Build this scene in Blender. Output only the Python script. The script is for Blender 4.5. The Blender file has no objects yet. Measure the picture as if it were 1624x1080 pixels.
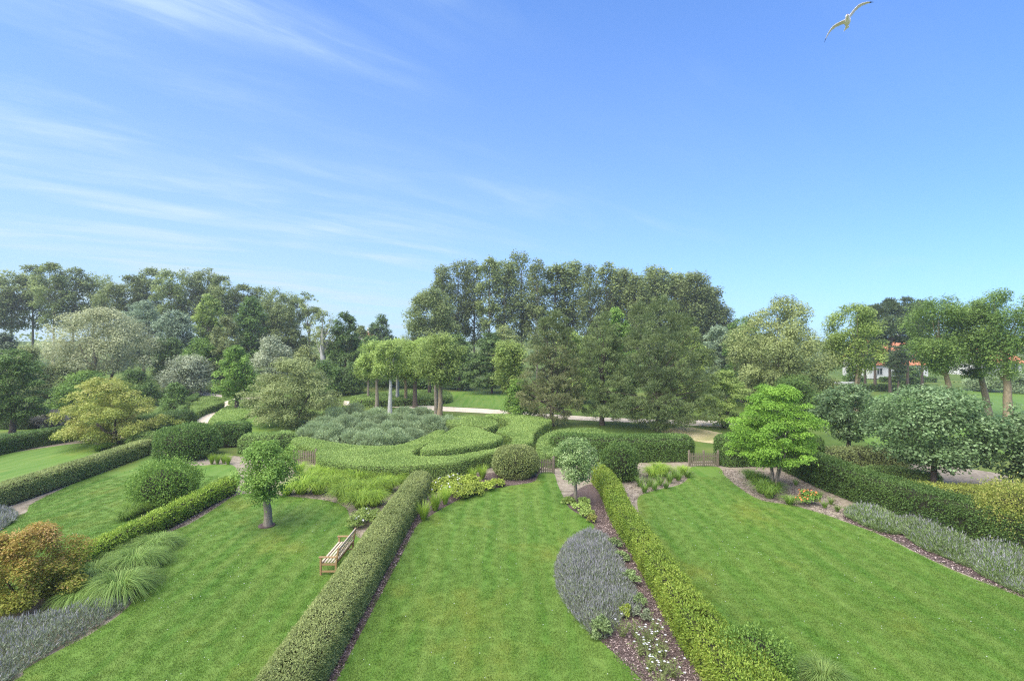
import bpy, math, random
import numpy as np
from mathutils import Vector

sc = bpy.context.scene
R_ = math.radians
PI = math.pi

# ------------------------------------------------------------------ camera, sky, sun, exposure
CAM_H = 8.5          # metres above the gardens (a balcony)
FOC = 812.0          # focal length in photo pixels (18 mm on a 36 mm wide frame)
cam_d = bpy.data.cameras.new("camera")
cam_d.sensor_width = 36.0
cam_d.lens = 18.0
cam_d.clip_start = 0.1
cam_d.clip_end = 6000
cam = bpy.data.objects.new("camera", cam_d)
cam.location = (0, 0, CAM_H)
cam.rotation_euler = (R_(90), 0, 0)
sc.collection.objects.link(cam)
sc.camera = cam

SUN_EL, SUN_AZ = 56.0, 228.0      # degrees; azimuth clockwise from +Y (view direction): from the left, a little behind
world = bpy.data.worlds.new("World")
sc.world = world
world.use_nodes = True


def build_world():
    nt = world.node_tree
    N, L = nt.nodes, nt.links
    N.clear()
    out = N.new("ShaderNodeOutputWorld")
    bg = N.new("ShaderNodeBackground")
    bg.inputs["Strength"].default_value = 0.05
    sky = N.new("ShaderNodeTexSky")
    sky.sky_type = 'NISHITA'
    sky.sun_disc = False
    sky.sun_elevation = R_(SUN_EL)
    sky.sun_rotation = R_(SUN_AZ)
    sky.altitude = 0
    sky.air_density = 1.0
    sky.dust_density = 0.4
    sky.ozone_density = 2.5
    gm = N.new("ShaderNodeGamma")        # flatter, bluer sky, as the photograph is graded
    gm.inputs["Gamma"].default_value = 0.7
    L.new(sky.outputs[0], gm.inputs["Color"])
    hs = N.new("ShaderNodeMix")
    hs.data_type = 'RGBA'
    hs.blend_type = 'MULTIPLY'
    hs.inputs["Factor"].default_value = 1.0
    L.new(gm.outputs[0], hs.inputs["A"])
    hs.inputs["B"].default_value = (0.455, 0.745, 1.27, 1)
    # thin cirrus: noise on a plane high above (direction divided by its height)
    tc = N.new("ShaderNodeTexCoord")
    sep = N.new("ShaderNodeSeparateXYZ")
    L.new(tc.outputs["Generated"], sep.inputs[0])

    def math_(op, a, b=None, c=None, clamp=False):
        n = N.new("ShaderNodeMath")
        n.operation = op
        n.use_clamp = clamp
        for i, v in enumerate((a, b, c)):
            if v is None:
                continue
            if isinstance(v, (int, float)):
                n.inputs[i].default_value = v
            else:
                L.new(v, n.inputs[i])
        return n.outputs[0]
    zc = math_('ADD', math_('MAXIMUM', sep.outputs["Z"], 0.0), 0.12)
    u = math_('DIVIDE', sep.outputs["X"], zc)
    v = math_('DIVIDE', sep.outputs["Y"], zc)
    comb = N.new("ShaderNodeCombineXYZ")
    L.new(u, comb.inputs[0])
    L.new(v, comb.inputs[1])

    def noise(scale, detail, rough, dist, rot, sx, sy, off):
        m = N.new("ShaderNodeMapping")
        m.vector_type = 'TEXTURE'
        m.inputs["Rotation"].default_value = (0, 0, R_(rot))
        m.inputs["Scale"].default_value = (sx, sy, 1)
        m.inputs["Location"].default_value = off
        L.new(comb.outputs[0], m.inputs[0])
        n = N.new("ShaderNodeTexNoise")
        n.inputs["Scale"].default_value = scale
        n.inputs["Detail"].default_value = detail
        n.inputs["Roughness"].default_value = rough
        n.inputs["Distortion"].default_value = dist
        L.new(m.outputs[0], n.inputs["Vector"])
        return n.outputs[0]
    streak = noise(1.0, 7, 0.55, 0.35, 38, 1.7, 0.42, (0.3, 1.9, 0))
    cover = noise(0.7, 3, 0.5, 0.2, 41, 1.2, 0.8, (4.1, 2.0, 0))
    fine = noise(3.2, 8, 0.6, 0.8, 36, 1.8, 0.5, (1.3, 0.4, 0))
    # the left half of this sky carries more cirrus than the right
    side = math_('MULTIPLY_ADD', u, -0.16, 0.10, clamp=True)
    cov = math_('MULTIPLY_ADD', math_('SUBTRACT', math_('ADD', cover, side), 0.52), 3.2, 0.0, clamp=True)
    st = math_('MULTIPLY_ADD', math_('SUBTRACT', streak, 0.45), 6.0, 0.0, clamp=True)
    fi = math_('MULTIPLY_ADD', math_('SUBTRACT', fine, 0.30), 2.0, 0.12, clamp=True)
    dens = math_('MULTIPLY', math_('MULTIPLY', st, fi), math_('MULTIPLY_ADD', cov, 1.0, 0.06))
    # the sky pales towards the horizon, more so under the cirrus side
    low = math_('SUBTRACT', 1.0, math_('MULTIPLY', sep.outputs["Z"], 1.45), clamp=True)
    veil = math_('MULTIPLY', math_('POWER', low, 1.6), math_('MINIMUM', math_('MULTIPLY_ADD', sep.outputs["X"], -0.62, 0.50, clamp=True), 0.78))
    dens = math_('MAXIMUM', dens, math_('ADD', math_('MULTIPLY', dens, 0.6), veil))
    mix = N.new("ShaderNodeMix")
    mix.data_type = 'RGBA'
    L.new(dens, mix.inputs["Factor"])
    L.new(hs.outputs["Result"], mix.inputs["A"])
    mix.inputs["B"].default_value = (1.9, 2.5, 2.95, 1)
    L.new(mix.outputs["Result"], bg.inputs["Color"])
    L.new(bg.outputs[0], out.inputs[0])


build_world()

sun_d = bpy.data.lights.new("sun", 'SUN')
sun_d.energy = 1.35
sun_d.angle = R_(85)                 # the sun stands behind thin high cloud: soft shadows
sun_d.color = (1.0, 0.94, 0.83)
sun = bpy.data.objects.new("sun", sun_d)
az, el = R_(SUN_AZ), R_(SUN_EL)
sdir = Vector((math.sin(az) * math.cos(el), math.cos(az) * math.cos(el), math.sin(el)))
sun.rotation_euler = (-sdir).to_track_quat('-Z', 'Y').to_euler()
sc.collection.objects.link(sun)

vs = sc.view_settings
vs.view_transform = 'Standard'
vs.look = 'None'
vs.exposure = 2.78
vs.gamma = 1.0
vs.use_curve_mapping = False
sc.cycles.use_denoising = False      # keep the leaf-sized grain
sc.cycles.use_adaptive_sampling = False
sc.cycles.filter_width = 1.2
sc.cycles.max_bounces = 6
sc.cycles.diffuse_bounces = 3
sc.cycles.transmission_bounces = 3
sc.cycles.volume_bounces = 0

# ------------------------------------------------------------------ helpers: places
def sm(a, b, x):
    t = np.clip((np.asarray(x, float) - a) / (b - a), 0, 1)
    return t * t * (3 - 2 * t)


def terr(x, y):
    """height of the ground: flat gardens, low dunes far behind on the left, a slight rise far behind everywhere"""
    return 2.6 * sm(70, 98, y) * sm(-8, -34, x) + 1.2 * sm(95, 150, y)


def gp(px, py, z=0.0):
    """point of the ground (raised by z) that the photo shows at a pixel"""
    Y = 40.0
    for _ in range(40):
        X = (px - 812) * Y / FOC
        Yn = (CAM_H - z - float(terr(X, Y))) * FOC / (py - 540)
        Y = 0.5 * Y + 0.5 * Yn
    return ((px - 812) * Y / FOC, Y)


def gps(pts, z=0.0):
    return [gp(a, b, z) for a, b in pts]


def wx(px, Y):
    return (px - 812) * Y / FOC


def wz(py, Y):
    return CAM_H - (py - 540) * Y / FOC


def spline(pts, n=8, closed=True):
    """Catmull-Rom through points"""
    P = np.array(pts, float)
    m = len(P)
    out = []
    rng_ = range(m) if closed else range(m - 1)
    for i in rng_:
        if closed:
            p0, p1, p2, p3 = P[(i - 1) % m], P[i], P[(i + 1) % m], P[(i + 2) % m]
        else:
            p0, p1, p2, p3 = P[max(i - 1, 0)], P[i], P[i + 1], P[min(i + 2, m - 1)]
        for k in range(n):
            t = k / n
            out.append(0.5 * ((2 * p1) + (p2 - p0) * t + (2 * p0 - 5 * p1 + 4 * p2 - p3) * t * t + (3 * p1 - p0 - 3 * p2 + p3) * t ** 3))
    if not closed:
        out.append(P[-1])
    return np.array(out)


def area2(P):
    x, y = P[:, 0], P[:, 1]
    return 0.5 * np.sum(x * np.roll(y, -1) - np.roll(x, -1) * y)


def inside(P, q):
    """points q (n,2) inside polygon P (m,2)"""
    res = np.zeros(len(q), bool)
    x, y = q[:, 0], q[:, 1]
    m = len(P)
    for i in range(m):
        x0, y0 = P[i]
        x1, y1 = P[(i + 1) % m]
        if y0 == y1:
            continue
        c = ((y0 > y) != (y1 > y)) & (x < (x1 - x0) * (y - y0) / (y1 - y0) + x0)
        res ^= c
    return res


def dist_poly(P, q):
    """distance to the outline and the outward direction there"""
    best = np.full(len(q), 1e9)
    vec = np.zeros((len(q), 2))
    m = len(P)
    for i in range(m):
        a, b = P[i], P[(i + 1) % m]
        ab = b - a
        l2 = max(ab @ ab, 1e-12)
        t = np.clip(((q - a) @ ab) / l2, 0, 1)
        d = a + t[:, None] * ab - q
        dd = np.hypot(d[:, 0], d[:, 1])
        k = dd < best
        best[k] = dd[k]
        vec[k] = d[k]
    n = np.maximum(np.hypot(vec[:, 0], vec[:, 1]), 1e-9)
    return best, vec / n[:, None]


# ------------------------------------------------------------------ helpers: materials
MATS = {}


def newmat(name):
    m = bpy.data.materials.new(name)
    m.use_nodes = True
    N = m.node_tree.nodes
    N.clear()
    out = N.new("ShaderNodeOutputMaterial")
    MATS[name] = m
    return m, N, m.node_tree.links, out


def principled(N, rough=0.6, spec=0.3):
    b = N.new("ShaderNodeBsdfPrincipled")
    b.inputs["Roughness"].default_value = rough
    b.inputs["Specular IOR Level"].default_value = spec
    return b


LEAF_GAIN = 2.15


def leafmat(name, c1, c2, trans=0.36, rough=0.5, spec=0.3, c3=None):
    k_ = 1.0 if name.startswith(("petal", "bark", "lav")) else LEAF_GAIN * (1.38 if "box" in name else 0.72 if name.startswith(("blade", "leaf_silver", "leaf_cream")) else 1.0)
    c1, c2 = tuple(min(v * k_, 0.6) for v in c1), tuple(min(v * k_, 0.6) for v in c2)
    c3 = tuple(min(v * k_, 0.6) for v in c3) if c3 else None
    return leafmat_(name, c1, c2, trans, rough, spec, c3)


def leafmat_(name, c1, c2, trans, rough, spec, c3):
    """leaf colours run from c1 to c2 with the leaf's own tint; some translucency"""
    m, N, L, out = newmat(name)
    at = N.new("ShaderNodeAttribute")
    at.attribute_name = "tint"
    rp = N.new("ShaderNodeValToRGB")
    rp.color_ramp.elements[0].color = (*c1, 1)
    rp.color_ramp.elements[1].color = (*c2, 1)
    if c3:
        rp.color_ramp.elements[1].position = 0.55
        e = rp.color_ramp.elements.new(1.0)
        e.color = (*c3, 1)
    L.new(at.outputs["Fac"], rp.inputs[0])
    oi = N.new("ShaderNodeObjectInfo")
    hs = N.new("ShaderNodeHueSaturation")
    mr = N.new("ShaderNodeMapRange")
    mr.inputs["To Min"].default_value = 0.82
    mr.inputs["To Max"].default_value = 1.18
    L.new(oi.outputs["Random"], mr.inputs["Value"])
    L.new(mr.outputs[0], hs.inputs["Value"])
    L.new(rp.outputs[0], hs.inputs["Color"])
    b = principled(N, rough, spec)
    L.new(hs.outputs[0], b.inputs["Base Color"])
    t = N.new("ShaderNodeBsdfTranslucent")
    L.new(hs.outputs[0], t.inputs["Color"])
    mx = N.new("ShaderNodeMixShader")
    mx.inputs[0].default_value = trans
    L.new(b.outputs[0], mx.inputs[1])
    L.new(t.outputs[0], mx.inputs[2])
    L.new(mx.outputs[0], out.inputs[0])
    return m


def noisemat(name, cols, scale=5.0, detail=6, rough=0.85, bump=0.3, bscale=None, stretch=(1, 1, 1), spec=0.2, world_pos=False, lohi=(0.3, 0.7)):
    m, N, L, out = newmat(name)
    if world_pos:
        g = N.new("ShaderNodeNewGeometry")
        vec = g.outputs["Position"]
    else:
        tc = N.new("ShaderNodeTexCoord")
        vec = tc.outputs["Object"]
    mp = N.new("ShaderNodeMapping")
    mp.inputs["Scale"].default_value = stretch
    L.new(vec, mp.inputs[0])
    n = N.new("ShaderNodeTexNoise")
    n.inputs["Scale"].default_value = scale
    n.inputs["Detail"].default_value = detail
    n.inputs["Roughness"].default_value = 0.65
    L.new(mp.outputs[0], n.inputs["Vector"])
    rp = N.new("ShaderNodeValToRGB")
    el_ = rp.color_ramp.elements
    el_[0].position, el_[1].position = lohi
    el_[0].color = (*cols[0], 1)
    el_[1].color = (*cols[-1], 1)
    for i, c in enumerate(cols[1:-1]):
        e = el_.new(lohi[0] + (lohi[1] - lohi[0]) * (i + 1) / (len(cols) - 1))
        e.color = (*c, 1)
    L.new(n.outputs[0], rp.inputs[0])
    b = principled(N, rough, spec)
    L.new(rp.outputs[0], b.inputs["Base Color"])
    if bump:
        n2 = N.new("ShaderNodeTexNoise")
        n2.inputs["Scale"].default_value = bscale or scale * 3
        n2.inputs["Detail"].default_value = 6
        L.new(mp.outputs[0], n2.inputs["Vector"])
        bp = N.new("ShaderNodeBump")
        bp.inputs["Strength"].default_value = bump
        bp.inputs["Distance"].default_value = 0.05
        L.new(n2.outputs[0], bp.inputs["Height"])
        L.new(bp.outputs[0], b.inputs["Normal"])
    L.new(b.outputs[0], out.inputs[0])
    return m


def lawnmat(name, blades):
    """mown lawn: patches, worn straw-coloured spots and faint mowing stripes, all fixed to the ground"""
    m, N, L, out = newmat(name)
    g = N.new("ShaderNodeNewGeometry")
    pos = g.outputs["Position"]

    def noise(scale, detail, st, off=(0, 0, 0)):
        mp = N.new("ShaderNodeMapping")
        mp.inputs["Scale"].default_value = st
        mp.inputs["Location"].default_value = off
        L.new(pos, mp.inputs[0])
        n = N.new("ShaderNodeTexNoise")
        n.inputs["Scale"].default_value = scale
        n.inputs["Detail"].default_value = detail
        n.inputs["Roughness"].default_value = 0.6
        L.new(mp.outputs[0], n.inputs["Vector"])
        return n.outputs[0]

    def ramp(src, a, b, ca, cb):
        r = N.new("ShaderNodeValToRGB")
        r.color_ramp.elements[0].position = a
        r.color_ramp.elements[1].position = b
        r.color_ramp.elements[0].color = (*ca, 1)
        r.color_ramp.elements[1].color = (*cb, 1)
        L.new(src, r.inputs[0])
        return r.outputs[0]

    def mixc(fac, a, b):
        x = N.new("ShaderNodeMix")
        x.data_type = 'RGBA'
        L.new(fac, x.inputs["Factor"])
        L.new(a, x.inputs["A"])
        L.new(b, x.inputs["B"]) if not isinstance(b, tuple) else setattr(x.inputs["B"], "default_value", (*b, 1))
        return x.outputs["Result"]
    base = ramp(noise(0.30, 4, (1.2, 0.8, 1)), 0.32, 0.68, (0.0494, 0.1311, 0.0114), (0.0836, 0.171, 0.0181))
    mid = ramp(noise(1.1, 7, (1.5, 0.7, 1), (5, 1, 0)), 0.40, 0.70, (0, 0, 0), (0.7, 0.7, 0.7))
    col = mixc(mid, base, (0.1026, 0.1852, 0.0256))
    fine = ramp(noise(14.0, 6, (1, 1, 1)), 0.35, 0.7, (0.0, 0.0, 0.0), (0.5, 0.5, 0.5))
    col = mixc(fine, col, (0.114, 0.1947, 0.0285))
    strp = ramp(noise(1.1, 4, (1.5, 0.10, 1), (3, 7, 0)), 0.40, 0.66, (0, 0, 0), (0.62, 0.62, 0.62))
    col = mixc(strp, col, (0.1425, 0.2109, 0.0399))
    wv = N.new("ShaderNodeTexWave")
    wv.bands_direction = 'X'
    wv.inputs["Scale"].default_value = 0.34
    wv.inputs["Distortion"].default_value = 8.0
    wv.inputs["Detail"].default_value = 4
    wv.inputs["Detail Scale"].default_value = 0.35
    L.new(pos, wv.inputs["Vector"])
    col = mixc(ramp(wv.outputs["Fac"], 0.3, 0.9, (0, 0, 0), (0.34, 0.34, 0.34)), col, (0.150, 0.218, 0.045))
    dry = ramp(noise(0.30, 7, (1, 0.7, 1), (12.3, 4.0, 0)), 0.55, 0.80, (0, 0, 0), (0.75, 0.75, 0.75))
    col = mixc(dry, col, (0.2107, 0.2107, 0.035))
    b = principled(N, 0.65, 0.2)
    if blades:
        at = N.new("ShaderNodeAttribute")
        at.attribute_name = "tint"
        hs = N.new("ShaderNodeHueSaturation")
        mr = N.new("ShaderNodeMapRange")
        mr.inputs["To Min"].default_value = 0.85
        mr.inputs["To Max"].default_value = 1.3
        L.new(at.outputs["Fac"], mr.inputs["Value"])
        L.new(mr.outputs[0], hs.inputs["Value"])
        L.new(col, hs.inputs["Color"])
        col = hs.outputs[0]
        L.new(col, b.inputs["Base Color"])
        t = N.new("ShaderNodeBsdfTranslucent")
        L.new(col, t.inputs["Color"])
        mx = N.new("ShaderNodeMixShader")
        mx.inputs[0].default_value = 0.3
        L.new(b.outputs[0], mx.inputs[1])
        L.new(t.outputs[0], mx.inputs[2])
        L.new(mx.outputs[0], out.inputs[0])
    else:
        L.new(col, b.inputs["Base Color"])
        n2 = noise(40, 6, (1, 1, 1))
        bp = N.new("ShaderNodeBump")
        bp.inputs["Strength"].default_value = 0.5
        bp.inputs["Distance"].default_value = 0.03
        L.new(n2, bp.inputs["Height"])
        L.new(bp.outputs[0], b.inputs["Normal"])
        L.new(b.outputs[0], out.inputs[0])
    return m


# foliage colours (linear)
leafmat("leaf_box", (0.040, 0.070, 0.014), (0.115, 0.155, 0.045))
leafmat("leaf_box_olive", (0.052, 0.068, 0.019), (0.140, 0.157, 0.056))
leafmat("leaf_box_light", (0.052, 0.084, 0.018), (0.122, 0.160, 0.045))
leafmat("leaf_privet", (0.052, 0.096, 0.011), (0.138, 0.195, 0.024), c3=(0.205, 0.235, 0.04))
leafmat("leaf_dark", (0.030, 0.058, 0.014), (0.085, 0.130, 0.034))
leafmat("leaf_mid", (0.032, 0.064, 0.013), (0.088, 0.138, 0.032))
leafmat("leaf_fresh", (0.042, 0.088, 0.013), (0.120, 0.185, 0.034), trans=0.35)
leafmat("leaf_lime", (0.060, 0.125, 0.014), (0.150, 0.245, 0.034), trans=0.38)
leafmat("leaf_linden", (0.082, 0.125, 0.024), (0.200, 0.250, 0.068), trans=0.4)
leafmat("leaf_pollard", (0.048, 0.088, 0.018), (0.125, 0.175, 0.045), trans=0.4)
leafmat("leaf_gold", (0.062, 0.083, 0.014), (0.140, 0.158, 0.030), c3=(0.18, 0.17, 0.05))
leafmat("leaf_olive", (0.065, 0.084, 0.026), (0.165, 0.188, 0.070))
leafmat("leaf_silver", (0.150, 0.175, 0.105), (0.350, 0.380, 0.250), spec=0.2)
leafmat("leaf_cream", (0.160, 0.180, 0.085), (0.360, 0.375, 0.215), spec=0.2)
leafmat("leaf_teal", (0.075, 0.105, 0.060), (0.170, 0.215, 0.135))
leafmat("leaf_sage", (0.088, 0.118, 0.055), (0.180, 0.225, 0.118), spec=0.2)
leafmat("leaf_poplar", (0.062, 0.086, 0.026), (0.150, 0.178, 0.062))
leafmat("leaf_hazel", (0.026, 0.054, 0.017), (0.075, 0.118, 0.042), c3=(0.16, 0.215, 0.105), rough=0.45, spec=0.4)
leafmat("leaf_palegreen", (0.052, 0.096, 0.024), (0.125, 0.188, 0.060), c3=(0.23, 0.29, 0.13))
leafmat("leaf_orange", (0.15, 0.125, 0.020), (0.25, 0.178, 0.042), c3=(0.30, 0.19, 0.08), trans=0.42)
leafmat("leaf_mustard", (0.115, 0.130, 0.018), (0.235, 0.238, 0.042), trans=0.4)
leafmat("leaf_yellow", (0.085, 0.120, 0.016), (0.21, 0.245, 0.040), trans=0.35)
leafmat("leaf_purple_grey", (0.070, 0.068, 0.055), (0.165, 0.150, 0.130))
leafmat("needle", (0.031, 0.050, 0.016), (0.098, 0.124, 0.043), trans=0.15)
leafmat("needle_brown", (0.060, 0.068, 0.026), (0.140, 0.142, 0.060), trans=0.15)
leafmat("needle_dark", (0.022, 0.036, 0.017), (0.062, 0.084, 0.040), trans=0.1)
leafmat("blade_fountain", (0.075, 0.140, 0.022), (0.205, 0.285, 0.072), trans=0.3)
leafmat("blade_green", (0.090, 0.165, 0.014), (0.240, 0.330, 0.040), trans=0.3)
leafmat("blade_dark", (0.050, 0.105, 0.012), (0.140, 0.210, 0.035), trans=0.3)
leafmat("lavender_stem", (0.14, 0.175, 0.095), (0.31, 0.355, 0.22), trans=0.25)
leafmat("lavender_green", (0.10, 0.160, 0.045), (0.250, 0.325, 0.125), trans=0.25)
leafmat("lavender_head", (0.20, 0.195, 0.20), (0.385, 0.375, 0.39), trans=0.25)
leafmat("petal_white", (0.75, 0.74, 0.68), (0.85, 0.85, 0.82), trans=0.2)
leafmat("petal_orange", (0.65, 0.13, 0.04), (0.80, 0.28, 0.10), trans=0.2)
leafmat("bark_chip", (0.055, 0.036, 0.030), (0.17, 0.115, 0.10), trans=0.0, c3=(0.48, 0.38, 0.34))
noisemat("bark_brown", [(0.055, 0.042, 0.032), (0.16, 0.125, 0.095)], 6, bump=0.6, stretch=(3, 3, 0.6))
noisemat("bark_grey", [(0.14, 0.115, 0.085), (0.30, 0.26, 0.20)], 5, bump=0.5, stretch=(3, 3, 0.7))
noisemat("bark_tan", [(0.16, 0.125, 0.075), (0.36, 0.28, 0.18)], 4, bump=0.5, stretch=(2, 2, 0.8))
noisemat("bark_pale", [(0.30, 0.29, 0.27), (0.55, 0.54, 0.50)], 4, bump=0.3, stretch=(2, 2, 1.2))
noisemat("twig_core", [(0.012, 0.014, 0.006), (0.035, 0.034, 0.016)], 8, bump=0)
noisemat("teak", [(0.20, 0.125, 0.055), (0.36, 0.24, 0.115)], 9, bump=0.1, rough=0.55, stretch=(6, 1, 6))
noisemat("teak_pale", [(0.38, 0.31, 0.22), (0.56, 0.48, 0.36)], 9, bump=0.1, rough=0.6, stretch=(6, 1, 6))
noisemat("weathered_wood", [(0.10, 0.082, 0.056), (0.235, 0.195, 0.14)], 9, bump=0.2, stretch=(3, 3, 0.5))
noisemat("soil", [(0.16, 0.13, 0.095), (0.27, 0.225, 0.165), (0.38, 0.325, 0.25)], 3.0, detail=10, bump=0.9, bscale=25, world_pos=True)
noisemat("mulch", [(0.050, 0.034, 0.030), (0.13, 0.09, 0.078), (0.27, 0.21, 0.19)], 22.0, detail=8, bump=1.0, bscale=60, world_pos=True)
noisemat("gravel_path", [(0.50, 0.42, 0.31), (0.66, 0.57, 0.44)], 2.0, detail=9, bump=0.3, bscale=30, world_pos=True)
noisemat("park_grass", [(0.045, 0.085, 0.013), (0.085, 0.13, 0.022), (0.14, 0.16, 0.04)], 0.16, detail=9, bump=0.5, bscale=12, world_pos=True)
noisemat("dry_grass", [(0.20, 0.21, 0.07), (0.36, 0.31, 0.15), (0.50, 0.42, 0.25)], 0.6, detail=9, bump=0.5, bscale=12, world_pos=True)
noisemat("house_white", [(0.50, 0.49, 0.46), (0.62, 0.61, 0.58)], 1.5, bump=0.1)
noisemat("roof_tile", [(0.42, 0.14, 0.07), (0.62, 0.26, 0.15)], 3.0, bump=0.4, stretch=(1, 1, 4))
noisemat("window_glass", [(0.02, 0.025, 0.03), (0.05, 0.06, 0.07)], 2.0, bump=0, rough=0.1, spec=0.6)
lawnmat("lawn", False)
lawnmat("lawn_blade", True)


def gullmat():
    m, N, L, out = newmat("gull_plumage")
    tc = N.new("ShaderNodeTexCoord")
    sp = N.new("ShaderNodeSeparateXYZ")
    L.new(tc.outputs["Object"], sp.inputs[0])
    ab = N.new("ShaderNodeMath")
    ab.operation = 'ABSOLUTE'
    L.new(sp.outputs[0], ab.inputs[0])
    rp = N.new("ShaderNodeValToRGB")
    e = rp.color_ramp.elements
    e[0].position, e[0].color = 0.10, (0.93, 0.84, 0.90, 1)
    e[1].position, e[1].color = 0.16, (0.84, 0.74, 0.80, 1)
    for p_, c in ((0.60, (0.82, 0.72, 0.78, 1)), (0.63, (0.03, 0.03, 0.035, 1)), (0.685, (0.03, 0.03, 0.035, 1)), (0.70, (0.8, 0.8, 0.8, 1))):
        k = e.new(p_)
        k.color = c
    L.new(ab.outputs[0], rp.inputs[0])
    # white leading edge of the wings
    le = N.new("ShaderNodeMapRange")
    le.inputs["From Min"].default_value = -0.10
    le.inputs["From Max"].default_value = 0.02
    le.inputs["To Min"].default_value = 0.0
    le.inputs["To Max"].default_value = 1.0
    L.new(sp.outputs[1], le.inputs["Value"])
    b = principled(N, 0.7, 0.2)
    L.new(rp.outputs[0], b.inputs["Base Color"])
    L.new(b.outputs[0], out.inputs[0])


gullmat()

# ------------------------------------------------------------------ helpers: meshes
TRIS = [0]


class Geo:
    """collects faces (quads) with a material slot and a tint each; becomes ONE mesh"""

    def __init__(self):
        self.v, self.f, self.m, self.t, self.s = [], [], [], [], []
        self.n = 0

    def add(self, V, F, mat=0, tint=0.5, smooth=False):
        V = np.asarray(V, np.float32).reshape(-1, 3)
        F = np.asarray(F, np.int32)
        self.v.append(V)
        self.f.append(F + self.n)
        self.n += len(V)
        k = len(F)
        self.m.append(np.full(k, mat, np.int32))
        self.t.append(np.broadcast_to(np.asarray(tint, np.float32), (k,)).copy())
        self.s.append(np.full(k, smooth, bool))

    def quads(self, Q, mat=0, tint=0.5):
        Q = np.asarray(Q, np.float32)
        k, c = Q.shape[:2]
        self.add(Q.reshape(-1, 3), np.arange(k * c).reshape(k, c), mat, tint)

    def mesh(self, name, mats):
        V = np.concatenate(self.v)
        loops = np.concatenate([f.ravel() for f in self.f]).astype(np.int32)
        tot = np.concatenate([np.full(len(f), f.shape[1], np.int32) for f in self.f])
        me = bpy.data.meshes.new(name)
        me.vertices.add(len(V))
        me.vertices.foreach_set("co", V.ravel())
        me.loops.add(len(loops))
        me.loops.foreach_set("vertex_index", loops)
        me.polygons.add(len(tot))
        me.polygons.foreach_set("loop_start", (np.cumsum(tot) - tot).astype(np.int32))
        me.polygons.foreach_set("material_index", np.concatenate(self.m))
        me.polygons.foreach_set("use_smooth", np.concatenate(self.s))
        a = me.attributes.new("tint", 'FLOAT', 'FACE')
        a.data.foreach_set("value", np.concatenate(self.t))
        for mt in mats:
            me.materials.append(MATS[mt])
        me.update()
        TRIS[0] += int((tot - 2).sum())
        return me


def unit(v):
    return v / np.maximum(np.linalg.norm(v, axis=-1, keepdims=True), 1e-9)


def rdir(rng, n):
    return unit(rng.normal(size=(n, 3)))


def leaves3(pos, axis, nrm, L, asp=0.6):
    """the same leaves as single triangles, for foliage farther off"""
    L = np.broadcast_to(np.asarray(L, float), (len(pos),))[:, None]
    axis = unit(axis)
    side = unit(np.cross(axis, nrm)) * L * asp * 0.5
    return np.stack([pos - side, pos + side, pos + axis * L], axis=1)


def leaves(pos, axis, nrm, L, asp=0.6, fold=0.12):
    """diamond leaves: base, side, tip, side, slightly folded along the midrib"""
    L = np.broadcast_to(np.asarray(L, float), (len(pos),))[:, None]
    axis = unit(axis)
    side = unit(np.cross(axis, nrm))
    nn = np.cross(side, axis)
    mid = pos + axis * L * 0.45 + nn * L * fold
    return np.stack([pos, mid + side * L * asp * 0.5, pos + axis * L, mid - side * L * asp * 0.5], axis=1)


def tube(g, pts, rad, mat=0, sides=6, tint=0.5):
    P = np.asarray(pts, float)
    k = len(P)
    rad = np.broadcast_to(np.asarray(rad, float), (k,))
    T = np.gradient(P, axis=0)
    T = unit(T)
    ref = np.array([0.0, 1.0, 0.0]) if abs(T[0][2]) > 0.7 else np.array([0.0, 0.0, 1.0])
    A = unit(np.cross(T, ref))
    B = np.cross(T, A)
    an = np.linspace(0, 2 * PI, sides, endpoint=False)
    V = P[:, None, :] + rad[:, None, None] * (np.cos(an)[None, :, None] * A[:, None, :] + np.sin(an)[None, :, None] * B[:, None, :])
    V = V.reshape(-1, 3)
    F = []
    for i in range(k - 1):
        for j in range(sides):
            j2 = (j + 1) % sides
            F.append((i * sides + j, i * sides + j2, (i + 1) * sides + j2, (i + 1) * sides + j))
    g.add(V, F, mat, tint, True)


def box(g, c, s, mat=0, rot=None, bev=0.0):
    """box by centre and size; rot = 3x3 matrix"""
    c = np.asarray(c, float)
    h = np.asarray(s, float) / 2
    V = np.array([[x, y, z] for z in (-1, 1) for y in (-1, 1) for x in (-1, 1)], float) * h
    if rot is not None:
        V = V @ np.asarray(rot).T
    F = [(0, 2, 3, 1), (4, 5, 7, 6), (0, 1, 5, 4), (2, 6, 7, 3), (0, 4, 6, 2), (1, 3, 7, 5)]
    g.add(V + c, F, mat)


def link(name, me, parent=None, loc=None):
    o = bpy.data.objects.new(name, me)
    sc.collection.objects.link(o)
    if parent is not None:
        o.parent = parent
    if loc is not None:
        o.location = loc
    return o


def tag(o, label=None, cat=None, group=None, kind=None):
    if label:
        o["label"] = label
    if cat:
        o["category"] = cat
    if group:
        o["group"] = group
    if kind:
        o["kind"] = kind
    return o


def empty(name, loc, rz=0.0):
    o = bpy.data.objects.new(name, None)
    sc.collection.objects.link(o)
    o.location = loc
    o.rotation_euler = (0, 0, rz)
    return o


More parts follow.
